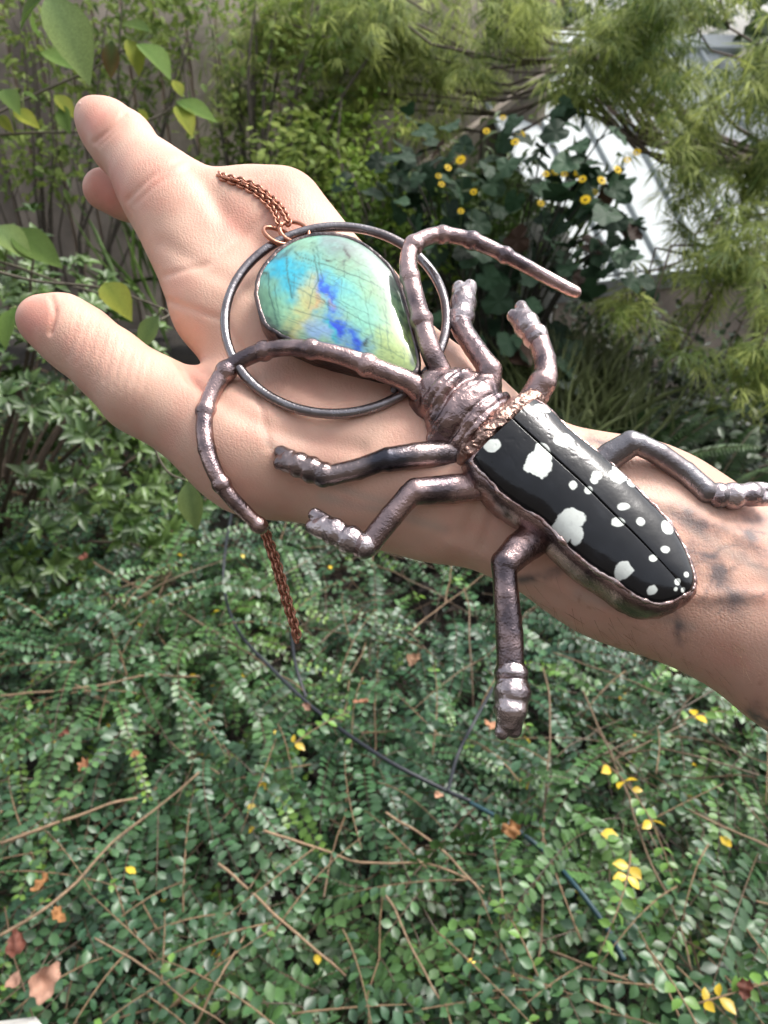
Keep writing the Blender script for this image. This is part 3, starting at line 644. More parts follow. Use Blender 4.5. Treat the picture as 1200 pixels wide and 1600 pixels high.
def broad_shrub():
    base = np.array([.42, 2.75, 0]); t = thing('broad_leaved_shrub', base, 'dark green broad leaved shrub standing behind the raised antenna', 'shrub')
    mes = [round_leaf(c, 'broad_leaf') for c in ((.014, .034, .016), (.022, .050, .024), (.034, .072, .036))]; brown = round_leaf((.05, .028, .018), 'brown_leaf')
    tips = []
    for cx, cy, sx, sy, z0, n in ((640, 290, 70, 60, 2.75, 40), (720, 330, 80, 70, 2.6, 40), (860, 250, 90, 70, 2.5, 34), (900, 310, 70, 60, 2.5, 26), (760, 430, 110, 80, 2.6, 60), (930, 420, 70, 60, 2.5, 26), (690, 230, 60, 40, 2.8, 16), (960, 350, 40, 40, 2.45, 10), (840, 560, 80, 50, 2.6, 28), (880, 190, 40, 30, 2.5, 8)):
        for _ in range(n): tips.append(P(random.gauss(cx, sx*.6), random.gauss(cy, sy*.6), z0+random.uniform(-.2, .2)))
    tips = np.array(tips); tb = Buf(); limbs(tb, base, tips[::6], .010, (.05, .045, .035), 10, .06); link('stem', tb.mesh('stem'), M['bark'], t)
    for p in tips:
        o = link('leaf', brown if random.random() < .05 else random.choice(mes), None, t); o.matrix_parent_inverse = Matrix()
        orient(o, p-base, rand_dir(1)[0]*[1, 1, .4]-np.array([0, .2, .45]), np.array([0, -.35, 1.])+.5*rng.standard_normal(3), random.uniform(.055, .095))
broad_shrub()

# yellow flowers among the leaves
def flowers():
    base = np.array([.45, 3.1, 0]); t = thing('yellow_flower_plant', base, 'tall plant with small golden yellow flowers above the dark shrub', 'flower')
    spots = [(812, 212, .045), (805, 222, .03), (786, 184, .02), (720, 250, .035), (685, 275, .02), (690, 288, .018), (995, 238, .03), (905, 270, .04), (868, 268, .035), (882, 272, .025), (910, 280, .025), (845, 318, .025), (720, 330, .018), (930, 300, .02), (965, 265, .03), (853, 272, .02), (915, 312, .035), (700, 262, .025), (760, 205, .022), (740, 300, .02), (940, 282, .03), (800, 250, .02), (980, 250, .022)]
    sb = Buf(); pts = [P(x, y, 2.4+.15*math.sin(x)) for x, y, r in spots]; limbs(sb, base, pts, .004, (.06, .10, .03), 8, .05); link('stem', sb.mesh('stem'), M['bark'], t)
    ptm = leaf_tmpl([.8, .9], .1, .15)
    for p, (x, y, r) in zip(pts, spots):
        b = Buf(); n = 9; a = np.linspace(0, 6.283, n, endpoint=False)+random.random(); up = nz(np.array([random.uniform(-.5, .5), -.8, .8])); u1 = nz(np.cross(up, [1, .2, .1])); u2 = np.cross(up, u1)
        ax = u1*np.cos(a)[:, None]+u2*np.sin(a)[:, None]+up*.15
        b.leaves(ptm, np.repeat(p[None], n, 0)+ax*.004, ax, np.repeat(up[None], n, 0), r*.36, r*.28, np.array([.7, .45, .02])); fo = link('flower_head', b.mesh('flower_head'), M['petal'], t)
        V, Fc = implicit([('e', p+up*.003, np.eye(3), (r*.10,)*3)], r*.045, .001); link('flower_eye', mesh_np('flower_eye', V, [Fc]), M['flower_eye'], fo)
    g = Buf(); n = 320; c = P(800, 300, 2.85); pos, d = clumps(n, c, (.42, .25, .28), .1); g.leaves(LANCE, pos, rand_dir(n)*[1, 1, .6], nz(rand_dir(n)+[0, 0, 1]), .06*rng.uniform(.6, 1.2, n), .016, np.array([.13, .19, .06])*rng.uniform(.7, 1.2, (n, 1)))
    tag(link('foliage', g.mesh('foliage'), M['leaf'], t), kind='stuff')
flowers()

# ferns in the shade on the right
def fern(px, py, z, nf, L, label):
    base = P(px, py, z); base[2] = max(base[2]-.25, .05); t = thing('fern', base, label, 'fern')
    for k in range(nf):
        az = 6.283*k/nf+random.uniform(-.3, .3); s = np.linspace(0, 1, 16); l = L*random.uniform(.8, 1.15)
        d = np.array([math.cos(az), math.sin(az), 0]); path = base+d*(l*.75*s[:, None]**1.2)+np.array([0, 0, 1])*(l*(1.05*s-.45*s*s))[:, None]
        b = Buf(); b.tube(path, np.linspace(.0022, .0008, 16), (.10, .075, .04), 5); tg = nz(np.gradient(path, axis=0)); ss = np.linspace(.12, 1, 34); f = ss*15; i0 = np.minimum(f.astype(int), 14); pp = path[i0]+(path[i0+1]-path[i0])*(f-i0)[:, None]
        up = np.array([0, 0, 1.]); sdv = nz(np.cross(tg[i0], up)); nr = np.cross(sdv, tg[i0])
        wl = .055*np.sin(np.pi*np.clip(ss*.92+.06, 0, 1))+.006
        for sg in (-1, 1): b.leaves(LANCE, pp, sdv*sg+tg[i0]*.35, nr+.15*rng.standard_normal(pp.shape), wl, .0095, np.array([.05, .095, .03])*rng.uniform(.8, 1.25, (34, 1)))
        link('frond', b.mesh('frond'), M['leaf'], t)
fern(900, 640, 2.5, 9, .42, 'green fern in the shade just above the elytra'); fern(1010, 660, 2.3, 9, .38, 'green fern nearest the bent right hind leg'); fern(770, 560, 2.7, 7, .36, 'fern half hidden behind the raised front legs'); fern(1120, 700, 2.2, 8, .34, 'fern at the right edge above the forearm')

# grass patches
def grass(name, px, py, z, r, n, h, col, lab):
    c = P(px, py, z); b = Buf(); x = c[0]+r[0]*rng.standard_normal(n)*.5; y = c[1]+r[1]*rng.standard_normal(n)*.5
    pos = np.stack([x, y, np.full(n, max(c[2]-h*.6, 0.0))], 1); ax = np.array([0, 0, 1.])+.35*rng.standard_normal((n, 3)); b.leaves(leaf_tmpl([.9, .7], .1, .3), pos, ax, rand_dir(n), h*rng.uniform(.6, 1.2, n), .006, np.array(col)*rng.uniform(.7, 1.25, (n, 1)))
    tag(link(name, b.mesh(name), M['leaf']), lab, 'grass', kind='stuff')
grass('grass_tuft', 880, 575, 2.6, (.25, .3), 900, .26, (.17, .20, .09), 'pale grass tuft in the shade right of the raised legs')
grass('tall_grass', 555, 345, 3.6, (.7, .6), 2600, .5, (.13, .22, .05), 'bright green grass behind the knuckles')
for px, py, r, lab in ((832, 352, .05, 'pale upright stone behind the dark shrub'), (868, 362, .06, 'pinkish white stone right of the upright one')):
    c = P(px, py, 2.95); V, Fc = implicit([('e', c, np.eye(3), (r*.6, r*.5, r)), ('e', c+[.02, 0, -.04], np.eye(3), (r*.8, r*.6, r*.6)), (c, r*.4, np.array([c[0], c[1], .02]), r*.5)], .008, .02)
    V = V+.006*np.stack([vnoise(V, 25, k) for k in range(3)], 1); tag(link('garden_stone', mesh_np('garden_stone', V, [Fc]), M['stone_pale']), lab, 'stone')

# near leafy branches on the left (broad pointed leaves, each a part)
def bleaf(col, col2, name):
    b = Buf(); T = leaf_tmpl([.5, .85, 1.0, .95, .75, .4], .25, .18); b.leaves(T, [(0, 0, 0)], np.array([(1., 0, 0)]), np.array([(0, 0, 1.)]), 1.0, .5, np.array([col])); me = b.mesh(name)
    u = T[0][:, 0:1]*.6+np.abs(T[0][:, 1:2])*.9; c = np.array(col)*(1-u)+np.array(col2)*u; c4 = np.ones((len(c), 4), np.float32); c4[:, :3] = c; me.attributes['Col'].data.foreach_set('color', c4.ravel()); me.materials.append(M['soft_leaf']); return me
GL = bleaf((.12, .22, .05), (.20, .30, .07), 'green_leaf'); YL = bleaf((.25, .32, .05), (.42, .42, .06), 'yellow_leaf'); DL = bleaf((.11, .19, .06), (.22, .09, .04), 'browning_leaf'); PL = bleaf((.17, .26, .10), (.26, .34, .10), 'pale_leaf')
def branch(label, stem, leaves, z, r=.0026, col=(.10, .085, .06)):
    base = P(*stem[0], z); t = thing('leafy_branch', base, label, 'branch'); b = Buf(); pp = catmull([P(x, y, z+.02*math.sin(i)) for i, (x, y) in enumerate(stem)], 16); b.tube(pp, np.linspace(r, r*.5, 16), col, 6); link('stem', b.mesh('stem'), M['bark'], t)
    for x0, y0, x1, y1, me, face in leaves:
        a = P(x0, y0, z); e = P(x1, y1, z+random.uniform(-.03, .02)); o = link('leaf', me, None, t); o.matrix_parent_inverse = Matrix()
        nv = nz(-FW+UP*.4+RT*face+.1*rng.standard_normal(3)); orient(o, a-base, e-a, nv, np.linalg.norm(e-a))
        s = Buf(); q = pp[np.argmin(np.linalg.norm(pp-a, axis=1))]
        if np.linalg.norm(q-a) > .004: s.tube(np.array([q, (q+a)/2+[0, 0, .004], a]), .0012, (.13, .17, .05), 5); link('petiole', s.mesh('petiole'), M['bark'], t)
branch('branch with one big long drooping green leaf at the top left', [(60, -60), (85, -20), (75, 10)], [(76, -10, 140, 118, PL, .3), (70, -5, 20, 40, GL, -.5)], .85)
branch('twig with broad green and yellow leaves above the index fingertip', [(-30, 190), (60, 145), (140, 110), (215, 65)], [(175, 62, 172, 122, DL, .2), (200, 60, 220, 112, YL, .5), (215, 68, 268, 110, GL, .5), (130, 112, 60, 70, GL, -.3), (65, 60, 45, 20, GL, -.5), (235, 50, 190, 30, GL, .1)], 1.25)
branch('grey twig with yellow green leaves left of the index fingertip', [(-30, 213), (40, 208), (120, 206), (180, 203)], [(85, 148, 118, 180, YL, .3), (97, 165, 105, 205, GL, -.2), (5, 140, 28, 170, GL, .3), (20, 172, 60, 195, YL, .1), (0, 180, 18, 205, YL, -.3), (35, 145, 62, 155, GL, .2)], 1.2)
branch('branch with narrow green leaves above the base of the index finger', [(200, 190), (240, 185), (275, 165), (300, 150)], [(275, 160, 340, 183, GL, .3), (275, 165, 302, 205, YL, .2), (215, 170, 234, 188, YL, -.3), (285, 152, 270, 120, YL, .2)], 1.3)
branch('thin branch with green leaves at the left edge above the thumb', [(-40, 400), (20, 415), (90, 440), (160, 460)], [(-10, 355, 45, 395, PL, .2), (18, 362, 92, 408, GL, .2), (-20, 385, 10, 405, GL, .1)], 1.0)
branch('twig with one yellow leaf and one green leaf behind the thumb', [(-20, 420), (60, 440), (160, 450), (260, 485), (250, 500)], [(163, 442, 202, 490, YL, .2), (248, 492, 215, 546, PL, .1)], .75, .0018)
branch('drooping twig with one bright pointed leaf below the hand', [(200, 560), (250, 720), (300, 755)], [(292, 752, 306, 828, PL, .1)], .62, .0014)
branch('stub with two green leaves left of the thumb tip', [(-60, 560), (-20, 530), (10, 500)], [(25, 480, 0, 540, GL, -.2), (140, 612, 175, 655, PL, .2)], .7, .0015)
# ================================================================== the arm and hand
def arm():
    root = empty('person', Q(900, 830)); tag(root, 'bare hand and tattooed forearm reaching in from the right with the pendant on it', 'person')
    pr = []
    def chain(js, k=.009):
        js = [J(*j) for j in js]
        for (a, ra), (b, rb) in zip(js[:-1], js[1:]): pr.append((a, ra, b, rb, k))
    chain([(760, 715, 93), (1000, 808, 98), (1300, 945, 118), (1700, 1130, 135)], .02)
    chain([(722, 788, 86), (960, 888, 92), (1300, 1040, 118), (1700, 1230, 135)], .02)
    chain([(740, 715, 90), (690, 645, 82), (555, 482, 68), (452, 328, 56)], .016)          # little finger side
    chain([(700, 720, 85), (640, 690, 78, -.002), (400, 332, 58, -.002)], .014)
    chain([(700, 740, 85), (620, 720, 78, -.003), (350, 334, 60, -.002)], .014)
    chain([(700, 750, 85), (600, 735, 78, -.001), (420, 540, 74, -.003), (262, 308, 58)], .014)
    chain([(480, 640, 84, -.003), (338, 482, 58, -.003), (262, 312, 56)], .012)
    chain([(660, 775, 88), (400, 702, 92, .004), (222, 612, 62, .004)], .014)                # ball of the thumb
    chain([(222, 612, 62, .004), (172, 570, 54, .003), (126, 533, 52, .003), (92, 510, 47, .002), (63, 499, 35, 0)], .006)
    chain([(262, 308, 58), (240, 283, 56, -.002), (190, 222, 46, -.006), (165, 198, 39, -.009), (147, 184, 29, -.012)], .006)
    chain([(350, 336, 48, -.02), (270, 322, 42, -.034), (200, 305, 36, -.034), (163, 296, 32, -.034)], .005)
    chain([(400, 336, 46, -.02), (345, 350, 38, -.046), (330, 400, 33, -.052), (370, 450, 28, -.05)], .005)
    chain([(448, 330, 44, -.02), (420, 370, 34, -.046), (410, 430, 29, -.05), (440, 480, 25, -.046)], .005)
    V, Qd = implicit(pr, .001, .01); V = smooth_verts(V, Qd, 6); N = normals(V, Qd); x, y = proj(V); front = np.clip(-(N @ FW)*2, 0, 1)
    g = lambda d, s: np.exp(-(d/s)**2)
    dsp = np.zeros(len(V))
    for poly, dp, wd in (([(272, 552), (286, 572), (300, 592), (318, 612)], .0016, 7), ([(80, 464), (86, 488), (78, 520)], .0013, 3.5), ([(86, 470), (100, 464)], .0006, 5),
                         ([(148, 222), (170, 202), (194, 178)], .0006, 4), ([(154, 228), (178, 206), (200, 184)], .0003, 3), ([(200, 312), (236, 280), (288, 246)], .0005, 5), ([(212, 318), (250, 288), (296, 262)], .0003, 5), ([(258, 430), (330, 410), (420, 330)], .0005, 6), ([(262, 470), (350, 500), (400, 580), (420, 700)], .0006, 6), ([(330, 300), (360, 345), (400, 375)], .0016, 22), ([(296, 262), (330, 300), (345, 330)], .0010, 14),
                         ([(300, 592), (360, 640), (450, 680), (560, 700)], .0012, 16), ([(255, 380), (320, 420), (420, 470)], .0007, 14), ([(795, 640), (770, 720), (730, 830)], .0008, 12), ([(815, 640), (790, 730), (755, 850)], .0006, 8)):
        dsp -= dp*g(pdist(x, y, poly), wd)*front
    for k in range(9):                        # fine folds over the thumb joint and ball
        x0 = 118+14*k; dsp -= .00025*g(pdist(x, y, [(x0+8, 478+9*k), (x0-12, 560+9*k)]), 2.6)*front
    for px_, py_, s_, dp in ((250, 300, 40, .0010), (445, 300, 45, .0012), (330, 300, 30, .0008), (360, 700, 90, .0015), (600, 560, 70, .0008)): dsp += dp*g(np.hypot(x-px_, y-py_), s_)*front
    for poly in ([(1180, 850), (1050, 790), (930, 760), (850, 720)], [(1190, 930), (1080, 930), (960, 930)], [(700, 850), (850, 905), (1000, 975)]): dsp += .0008*g(pdist(x, y, poly), 12)*front
    dsp += .00025*fbm(V, 70, 2); V = V+N*dsp[:, None]
    base = np.array([.65, .402, .302]); red = np.array([.65, .265, .205]); pale = np.array([.74, .495, .385]); c = np.repeat(base[None], len(V), 0)
    c = c+(pale-base)*np.clip(.5+.5*fbm(V, 45, 3, 4), 0, 1)[:, None]*.5
    rd = np.zeros(len(V))
    for px_, py_, s_, a_ in ((55, 500, 42, .95), (150, 185, 35, .7), (165, 296, 45, .8), (250, 290, 50, .4), (450, 310, 60, .6), (360, 345, 45, .55), (300, 590, 40, .5), (270, 268, 20, .5), (130, 530, 50, .3), (400, 620, 150, .2), (600, 600, 200, .15)): rd = np.maximum(rd, a_*g(np.hypot(x-px_, y-py_), s_))
    rd = np.clip(rd+.16*fbm(V, 70, 3, 8)+.14*fbm(V, 190, 3, 18), 0, 1); c = c+(red-c)*rd[:, None]
    tan = np.clip((x-760)/350, 0, 1)[:, None]; c = c*(1-.12*tan)*np.array([1, 1, 1.0])-0*tan; c[:, 1:] *= 1-.05*tan
    ink = np.zeros(len(V)); nn = fbm(V, 130, 4, 21); n2 = fbm(V, 400, 3, 31)
    for poly, wd, a_ in (([(1110, 880), (1140, 920), (1150, 940)], 24, .75), ([(1060, 800), (1110, 830), (1170, 840)], 16, .7), ([(1040, 930), (1055, 960), (1064, 1000)], 9, 1.15), ([(1010, 800), (1030, 812)], 12, .6), ([(815, 905), (850, 900), (895, 880)], 8, .75),
                         ([(925, 688), (945, 696)], 10, .7), ([(1180, 1118), (1215, 1145)], 16, 1.3), ([(1150, 870), (1200, 880)], 16, .55), ([(1080, 850), (1090, 900)], 12, .4), ([(870, 770), (890, 790)], 10, .3), ([(1105, 945), (1160, 925)], 10, .6), ([(1120, 800), (1200, 815)], 12, .5)):
        ink = np.maximum(ink, a_*g(pdist(x, y, poly), wd)*np.clip(.75+.9*nn+.4*n2, 0, 1.2))
    for poly, wd, a_ in (([(1030, 797), (1080, 812), (1130, 828), (1195, 832)], 3.2, .7), ([(1092, 940), (1112, 905), (1155, 882), (1210, 892)], 3.6, .8), ([(1120, 960), (1150, 935), (1200, 930)], 3, .6), ([(1054, 955), (1060, 998)], 4.5, 1.1), ([(1010, 802), (1035, 818), (1040, 832)], 3, .55), ([(820, 908), (850, 898), (890, 878)], 3.2, .7), ([(1095, 850), (1120, 858), (1160, 850), (1200, 862)], 3, .5)):
        ink = np.maximum(ink, a_*g(pdist(x+4*nn, y+4*n2, poly), wd)*np.clip(.8+.6*nn, 0, 1))
    ink = np.clip(ink+.25*g(np.hypot((x-1110)/1.4, y-860), 75)*np.clip(3.2*(.16-np.abs(fbm(V, 75, 3, 51))), 0, 1)*3, 0, .9); c = c+(np.array([.06, .07, .085])-c)*ink[:, None]*.9
    fr = np.clip((vnoise(V, 700, 40)-.72)*6, 0, 1)*np.clip((x-650)/300, .15, 1); c = c+(np.array([.33, .15, .09])-c)*(fr*.4)[:, None]
    vn = np.zeros(len(V))
    for poly in ([(1200, 900), (1120, 850), (1040, 800), (960, 770), (900, 740)], [(1080, 980), (980, 950), (900, 930)], [(640, 800), (520, 760), (420, 690)], [(560, 560), (470, 520), (400, 460)], [(700, 830), (600, 800), (500, 780)], [(1060, 800), (1140, 790)]): vn = np.maximum(vn, g(pdist(x+7*vnoise(V, 60, 3), y+7*vnoise(V, 60, 4), poly), 9))
    c = c*(1-vn[:, None]*np.array([.16, .06, .02]))
    hand = link('hand_and_forearm', mesh_np('hand_and_forearm', V, [Qd], np.clip(c, 0, 1)), M['skin'], root)
    def nail(cx, cy, ax, wd, ln, h, lift):    # curved nail plate on the far side of the tip
        c0 = Q(cx, cy, h); u = nz(Q(ax[0], ax[1], h)-c0); nrm = nz(lift); v = nz(np.cross(nrm, u)); nrm = np.cross(u, v)
        s, tt = np.meshgrid(np.linspace(-.5, .5, 9), np.linspace(-1, 1, 9), indexing='ij'); edge = 1-.18*np.maximum(s*2, 0)**4
        VV = c0+u*(s*ln)[..., None]+v*(tt*wd*.5*edge)[..., None]-nrm*(.28*wd*tt**2+.05*ln*(s+.2)**2)[..., None]; lowv = VV-nrm*.0006
        n = 9; ij = (np.arange(n-1)[:, None]*n+np.arange(n-1)).ravel(); q = np.stack([ij, ij+n, ij+n+1, ij+1], 1)
        link('fingernail', mesh_np('fingernail', np.vstack([VV.reshape(-1, 3), lowv.reshape(-1, 3)]), [np.vstack([q, q[:, ::-1]+n*n])]), M['nail'], hand)
    nail(152, 168, (140, 158), .011, .010, -.014, nz(UP*1.0+RT*.5-FW*.12))
    nail(72, 547, (44, 524), .013, .016, -.0085, nz(-UP*.9-RT*.5-FW*.3))
    # fine arm hairs on the forearm's lower side
    hb = Buf(); m = np.where((x > 820) & (x < 1230) & (y > 880) & (-(N @ FW) > .05) & (y > 900+.42*(x-860)-30))[0]; m = rng.choice(m, min(170, len(m)), False); ax = nz(N[m]*.25+RT*.6-UP*.5+.25*rng.standard_normal((len(m), 3))); s = np.linspace(0, 1, 4)[None, :, None]; L = rng.uniform(.005, .010, len(m))[:, None, None]
    hb.tubes(V[m][:, None]+ax[:, None]*s*L-N[m][:, None]*.0005*s*s, np.broadcast_to(np.linspace(.00005, .00002, 4), (len(m), 4)), np.array([.28, .17, .10]), 3)
    tag(link('arm_hair', hb.mesh('arm_hair'), M['bark'], hand), kind='stuff')
arm()

# ================================================================== the beetle pendant
pend = thing('beetle_pendant', Q(700, 680), 'copper plated longhorn beetle pendant with spotted black wing cases and a labradorite stone', 'pendant')
def pxr(px, py, r, h): c = Q(px, py, h); return c, r*dep(c)/F
def metal(name, nodes, m, hs_, voxel=.0003, k=.0012, extra=(), rough=.00005, lab=None, parent=None):
    js = [pxr(nd[0], nd[1], nd[2]*1.13+.6, nd[3] if len(nd) > 3 else hs_) for nd in nodes]
    pr = [(a, ra, b, rb) for (a, ra), (b, rb) in zip(js[:-1], js[1:])]+list(extra)
    V, Qd = implicit(pr, voxel, k); V = smooth_verts(V, Qd, 1); N = normals(V, Qd); V = V+N*(rough*fbm(V, 350, 3, len(nodes)))[:, None]
    return link(name, mesh_np(name, V, [Qd]), m, parent or pend)
def refine(nodes, joints, n=280, bump=1.3):   # spline through the nodes, thickened rings at the segment joints
    A = np.array([(a[0], a[1], a[2], a[3]) for a in nodes], float); S = catmull(A, n); out = []
    for s in S:
        b = 1.0
        for jx, jy in joints:
            d = math.hypot(s[0]-jx, s[1]-jy); b = max(b, 1+(bump-1)*math.exp(-(d/3.6)**2))
        out.append((s[0], s[1], s[2]*b, s[3]))
    return out
h1 = .014
metal('antenna', refine([(690, 585, 15, .010), (672, 545, 13.5, h1), (657, 495, 12.5, h1+.002), (645, 450, 12, h1+.004), (638, 415, 11.5, h1+.005), (643, 388, 11, h1+.005), (662, 373, 10.5, h1+.005), (692, 367, 10, h1+.004), (735, 375, 10, h1+.003), (775, 392, 9.5, h1+.002), (820, 415, 9, h1), (860, 437, 8.5, h1-.002), (899, 457, 8, h1-.003)],
                        [(659, 500), (643, 432), (646, 382), (692, 366), (738, 376), (790, 399)]), M['copper'], h1, k=.0003)
metal('antenna', refine([(665, 618, 16, .009), (640, 598, 15, .012), (605, 583, 13.5, h1+.001), (575, 571, 13, h1+.003), (535, 556, 12, h1+.004), (490, 546, 11.5, h1+.003), (450, 543, 11, h1), (410, 549, 11, .010), (375, 564, 11, .008), (350, 584, 11.5, .007), (329, 620, 11.5, .006), (320, 660, 11.5, .006), (323, 700, 11, .006), (336, 738, 10.5, .005), (357, 772, 10, .002), (382, 799, 9.5, -.002), (408, 824, 9, -.006)],
                        [(573, 571), (487, 546), (412, 548), (354, 580), (323, 643), (320, 703), (346, 757), (404, 820)]), M['copper'], h1, k=.0003)
def toes(x, y, dx, dy, r, h):                 # two blunt toes at the end of a foot
    L = math.hypot(dx, dy); ox, oy = -dy/L*r*.62, dx/L*r*.62; e = []
    for s in (-1, 1):
        a = pxr(x+s*ox*.7, y+s*oy*.7, r*.95, h); b = pxr(x+dx*(1+.12*s)+s*ox, y+dy*(1+.12*s)+s*oy, r*.78, h-.0008); e.append((a[0], a[1], b[0], b[1], .0006))
    return e
LG = [  # nodes (px, py, radius px, height), toe end
    ([(735, 708, 19, .004), (690, 709, 19, .006), (650, 712, 18, .008), (606, 718, 17, .009), (598, 719, 14.5, .009), (560, 733, 14.5, .007), (515, 743, 14, .006), (505, 741, 17.5, .006), (495, 737, 15, .006), (487, 734, 18, .006), (476, 730, 14.5, .006), (466, 726, 17, .006), (452, 720, 13, .006)], (-14, -5, 11), M['dark_leg']),
    ([(765, 758, 20, .004), (705, 764, 20, .006), (650, 768, 18.5, .009), (640, 774, 16, .009), (612, 806, 16, .007), (578, 848, 15.5, .005), (568, 852, 19, .005), (556, 848, 16, .005), (546, 843, 20, .005), (534, 837, 16, .005), (522, 831, 19, .005), (506, 823, 15, .005)], (-16, -9, 12), M['copper']),
    ([(845, 835, 25, .003), (812, 858, 23, .005), (790, 880, 20, .006), (788, 890, 16.5, .006), (791, 930, 17, .005), (796, 990, 18.5, .003), (798, 1045, 18.5, .001), (799, 1055, 23, .001), (799, 1068, 20, .001), (800, 1082, 25, .001), (799, 1096, 20, .001), (798, 1108, 22.5, .001), (796, 1125, 17.5, .0)], (-2, 18, 12), M['copper']),
    ([(745, 640, 17, .004), (763, 603, 18, .007), (764, 578, 17.5, .009), (760, 570, 15, .009), (742, 545, 14.5, .008), (724, 518, 14, .007), (719, 504, 16, .007), (721, 495, 18, .007), (723, 484, 15, .007), (724, 474, 18, .007), (725, 462, 15, .007)], (1, -14, 11), M['copper']),
    ([(815, 650, 20, .004), (838, 615, 19, .007), (848, 597, 19, .009), (853, 588, 15.5, .009), (852, 562, 15, .008), (842, 533, 14.5, .007), (836, 525, 18, .007), (829, 516, 15.5, .007), (823, 508, 18, .007), (817, 500, 14.5, .007)], (-9, -13, 11), M['copper']),
    ([(925, 735, 19, .004), (955, 712, 19, .006), (986, 693, 17.5, .009), (998, 694, 14.5, .009), (1030, 710, 15, .008), (1070, 738, 15, .006), (1103, 768, 16, .005), (1112, 771, 13, .005), (1124, 774, 17, .005), (1135, 775, 14, .005), (1146, 775, 18, .005), (1158, 773, 14.5, .005), (1172, 772, 16, .005)], (26, 0, 11), M['gunmetal'])]
for (nodes, (tx, ty, tr), m), cut in zip(LG, (7, 6, 7, 6, 6, 8)):
    e = nodes[-1]; lg = metal('leg', nodes[:cut+1], m, .006, k=.0004)
    metal('foot', [(a[0], a[1], a[2]*(1.02 if i % 2 == 0 else .99), a[3]) for i, a in enumerate(nodes[cut:])], m if m is M['dark_leg'] else M['foot'], .006, k=.0006, rough=.00016, extra=toes(e[0], e[1], tx, ty, tr*1.25, e[3]), parent=lg)
# head and thorax
AX = nz(Q(690, 610, .008)-Q(1000, 860, .008)); CR = nz(np.cross(NP, AX)); BAS = np.array([AX, CR, NP])
sc_ = lambda px: px*.262/F
def Ec(px, py, h, ra, rc, rh, k=.003): return ('e', Q(px, py, h), BAS, (sc_(ra), sc_(rc), rh), k)
def spine(x0, y0, x1, y1, ra, rb, h0, h1_): a = pxr(x0, y0, ra, h0); b = pxr(x1, y1, rb, h1_); return (a[0], a[1], b[0], b[1], .002)
hp = [spine(700, 660, 673, 686, 20, 7, .008, .007), spine(755, 612, 774, 590, 18, 7, .008, .007), spine(705, 690, 735, 712, 12, 9, .006, .006), spine(668, 640, 655, 655, 14, 11, .005, .001), Ec(727, 642, .007, 44, 66, .0115), Ec(752, 664, .007, 22, 66, .0102, .0012), Ec(700, 618, .008, 20, 54, .0112, .0012), Ec(680, 612, .008, 34, 38, .009), Ec(668, 630, .002, 30, 34, .008), Ec(760, 606, .006, 16, 16, .006), Ec(690, 668, .006, 18, 18, .007)]
V, Qd = implicit(hp, .0005, .003); V = smooth_verts(V, Qd, 2); N = normals(V, Qd); ax = (V-Q(725, 640, .01)) @ AX; cr = (V-Q(725, 640, .01)) @ CR
wv = ax+.0010*fbm(V, 130, 2, 3)
rid = sum(dp*.6*np.exp(-((wv-c)/wd)**2) for c, dp, wd in ((-.0078, -.0011, .0007), (-.0055, .0006, .0007), (-.0042, -.0008, .0005), (.0046, -.0009, .0006), (.0062, .0006, .0007), (.0085, -.0010, .0006), (.0018, -.0003, .0004), (.0105, .0005, .0008)))
V = V+N*((rid+.0005*(.5-np.abs(fbm(V, 130, 2, 6)))+.00025*fbm(V, 500, 2, 7))*np.clip(N @ NP+.4, 0, 1))[:, None]
link('thorax', mesh_np('thorax', V, [Qd]), M['copper'], pend)
# granulated collar between thorax and wing cases
ce = []; cpts = catmull([(722, 716), (740, 700), (768, 672), (798, 645), (826, 628), (842, 622)], 7)
for (x0, y0), (x1, y1), i in zip(cpts[:-1], cpts[1:], range(6)):
    hA = .006+.0075*math.sin(np.pi*i/6); hB = .006+.0075*math.sin(np.pi*(i+1)/6); a = pxr(x0, y0, 15, hA); b = pxr(x1, y1, 15, hB); ce.append((*a, *b, .002))
V, Qd = implicit(ce, .00035, .002); V = smooth_verts(V, Qd, 1); N = normals(V, Qd); gr = np.maximum(vnoise(V, 1000, 2), 0)*.0006+np.maximum(vnoise(V, 520, 5), 0)*.0005
link('collar', mesh_np('collar', V+N*gr[:, None], [Qd]), M['copper_light'], pend)

# abdomen shell, rim and the two wing cases
LE = [(738, 719), (751, 738), (785, 772), (813, 792), (850, 816), (888, 855), (922, 884), (960, 908), (990, 930), (1025, 943), (1053, 938), (1068, 930)]
RE = [(837, 627), (861, 644), (891, 675), (939, 713), (970, 740), (1007, 778), (1042, 815), (1066, 853), (1081, 890), (1084, 910), (1080, 922), (1070, 929)]
SE = [(797, 668), (820, 690), (860, 727), (905, 768), (950, 812), (990, 850), (1022, 882), (1045, 905), (1069, 930)]
HR = .0150
loop2 = np.vstack([catmull(LE, 70), catmull(RE, 70)[::-1][1:], catmull([RE[0], SE[0], LE[0]], 18)[1:-1]])
L3 = np.array([Q(x, y, HR) for x, y in loop2]); cen = L3.mean(0); t3 = nz(np.roll(L3, -1, 0)-np.roll(L3, 1, 0)); on = nz(np.cross(t3, NP)); on *= np.sign(((L3-cen)*on).sum(1).mean())
for _ in range(3): on = nz(on+np.roll(on, 1, 0)+np.roll(on, -1, 0))
rows = []
for dh, out in ((-.0150, -.003), (-.0152, .0010), (-.012, .0022), (-.007, .0024), (-.0025, .0020), (0, .0008), (.0004, -.0004), (-.0015, -.002)): rows.append(L3+NP*dh+on*out)
n = len(L3); V = np.vstack(rows); k = np.arange(n); q = np.concatenate([np.stack([r*n+k, r*n+(k+1) % n, (r+1)*n+(k+1) % n, (r+1)*n+k], 1) for r in range(len(rows)-1)])
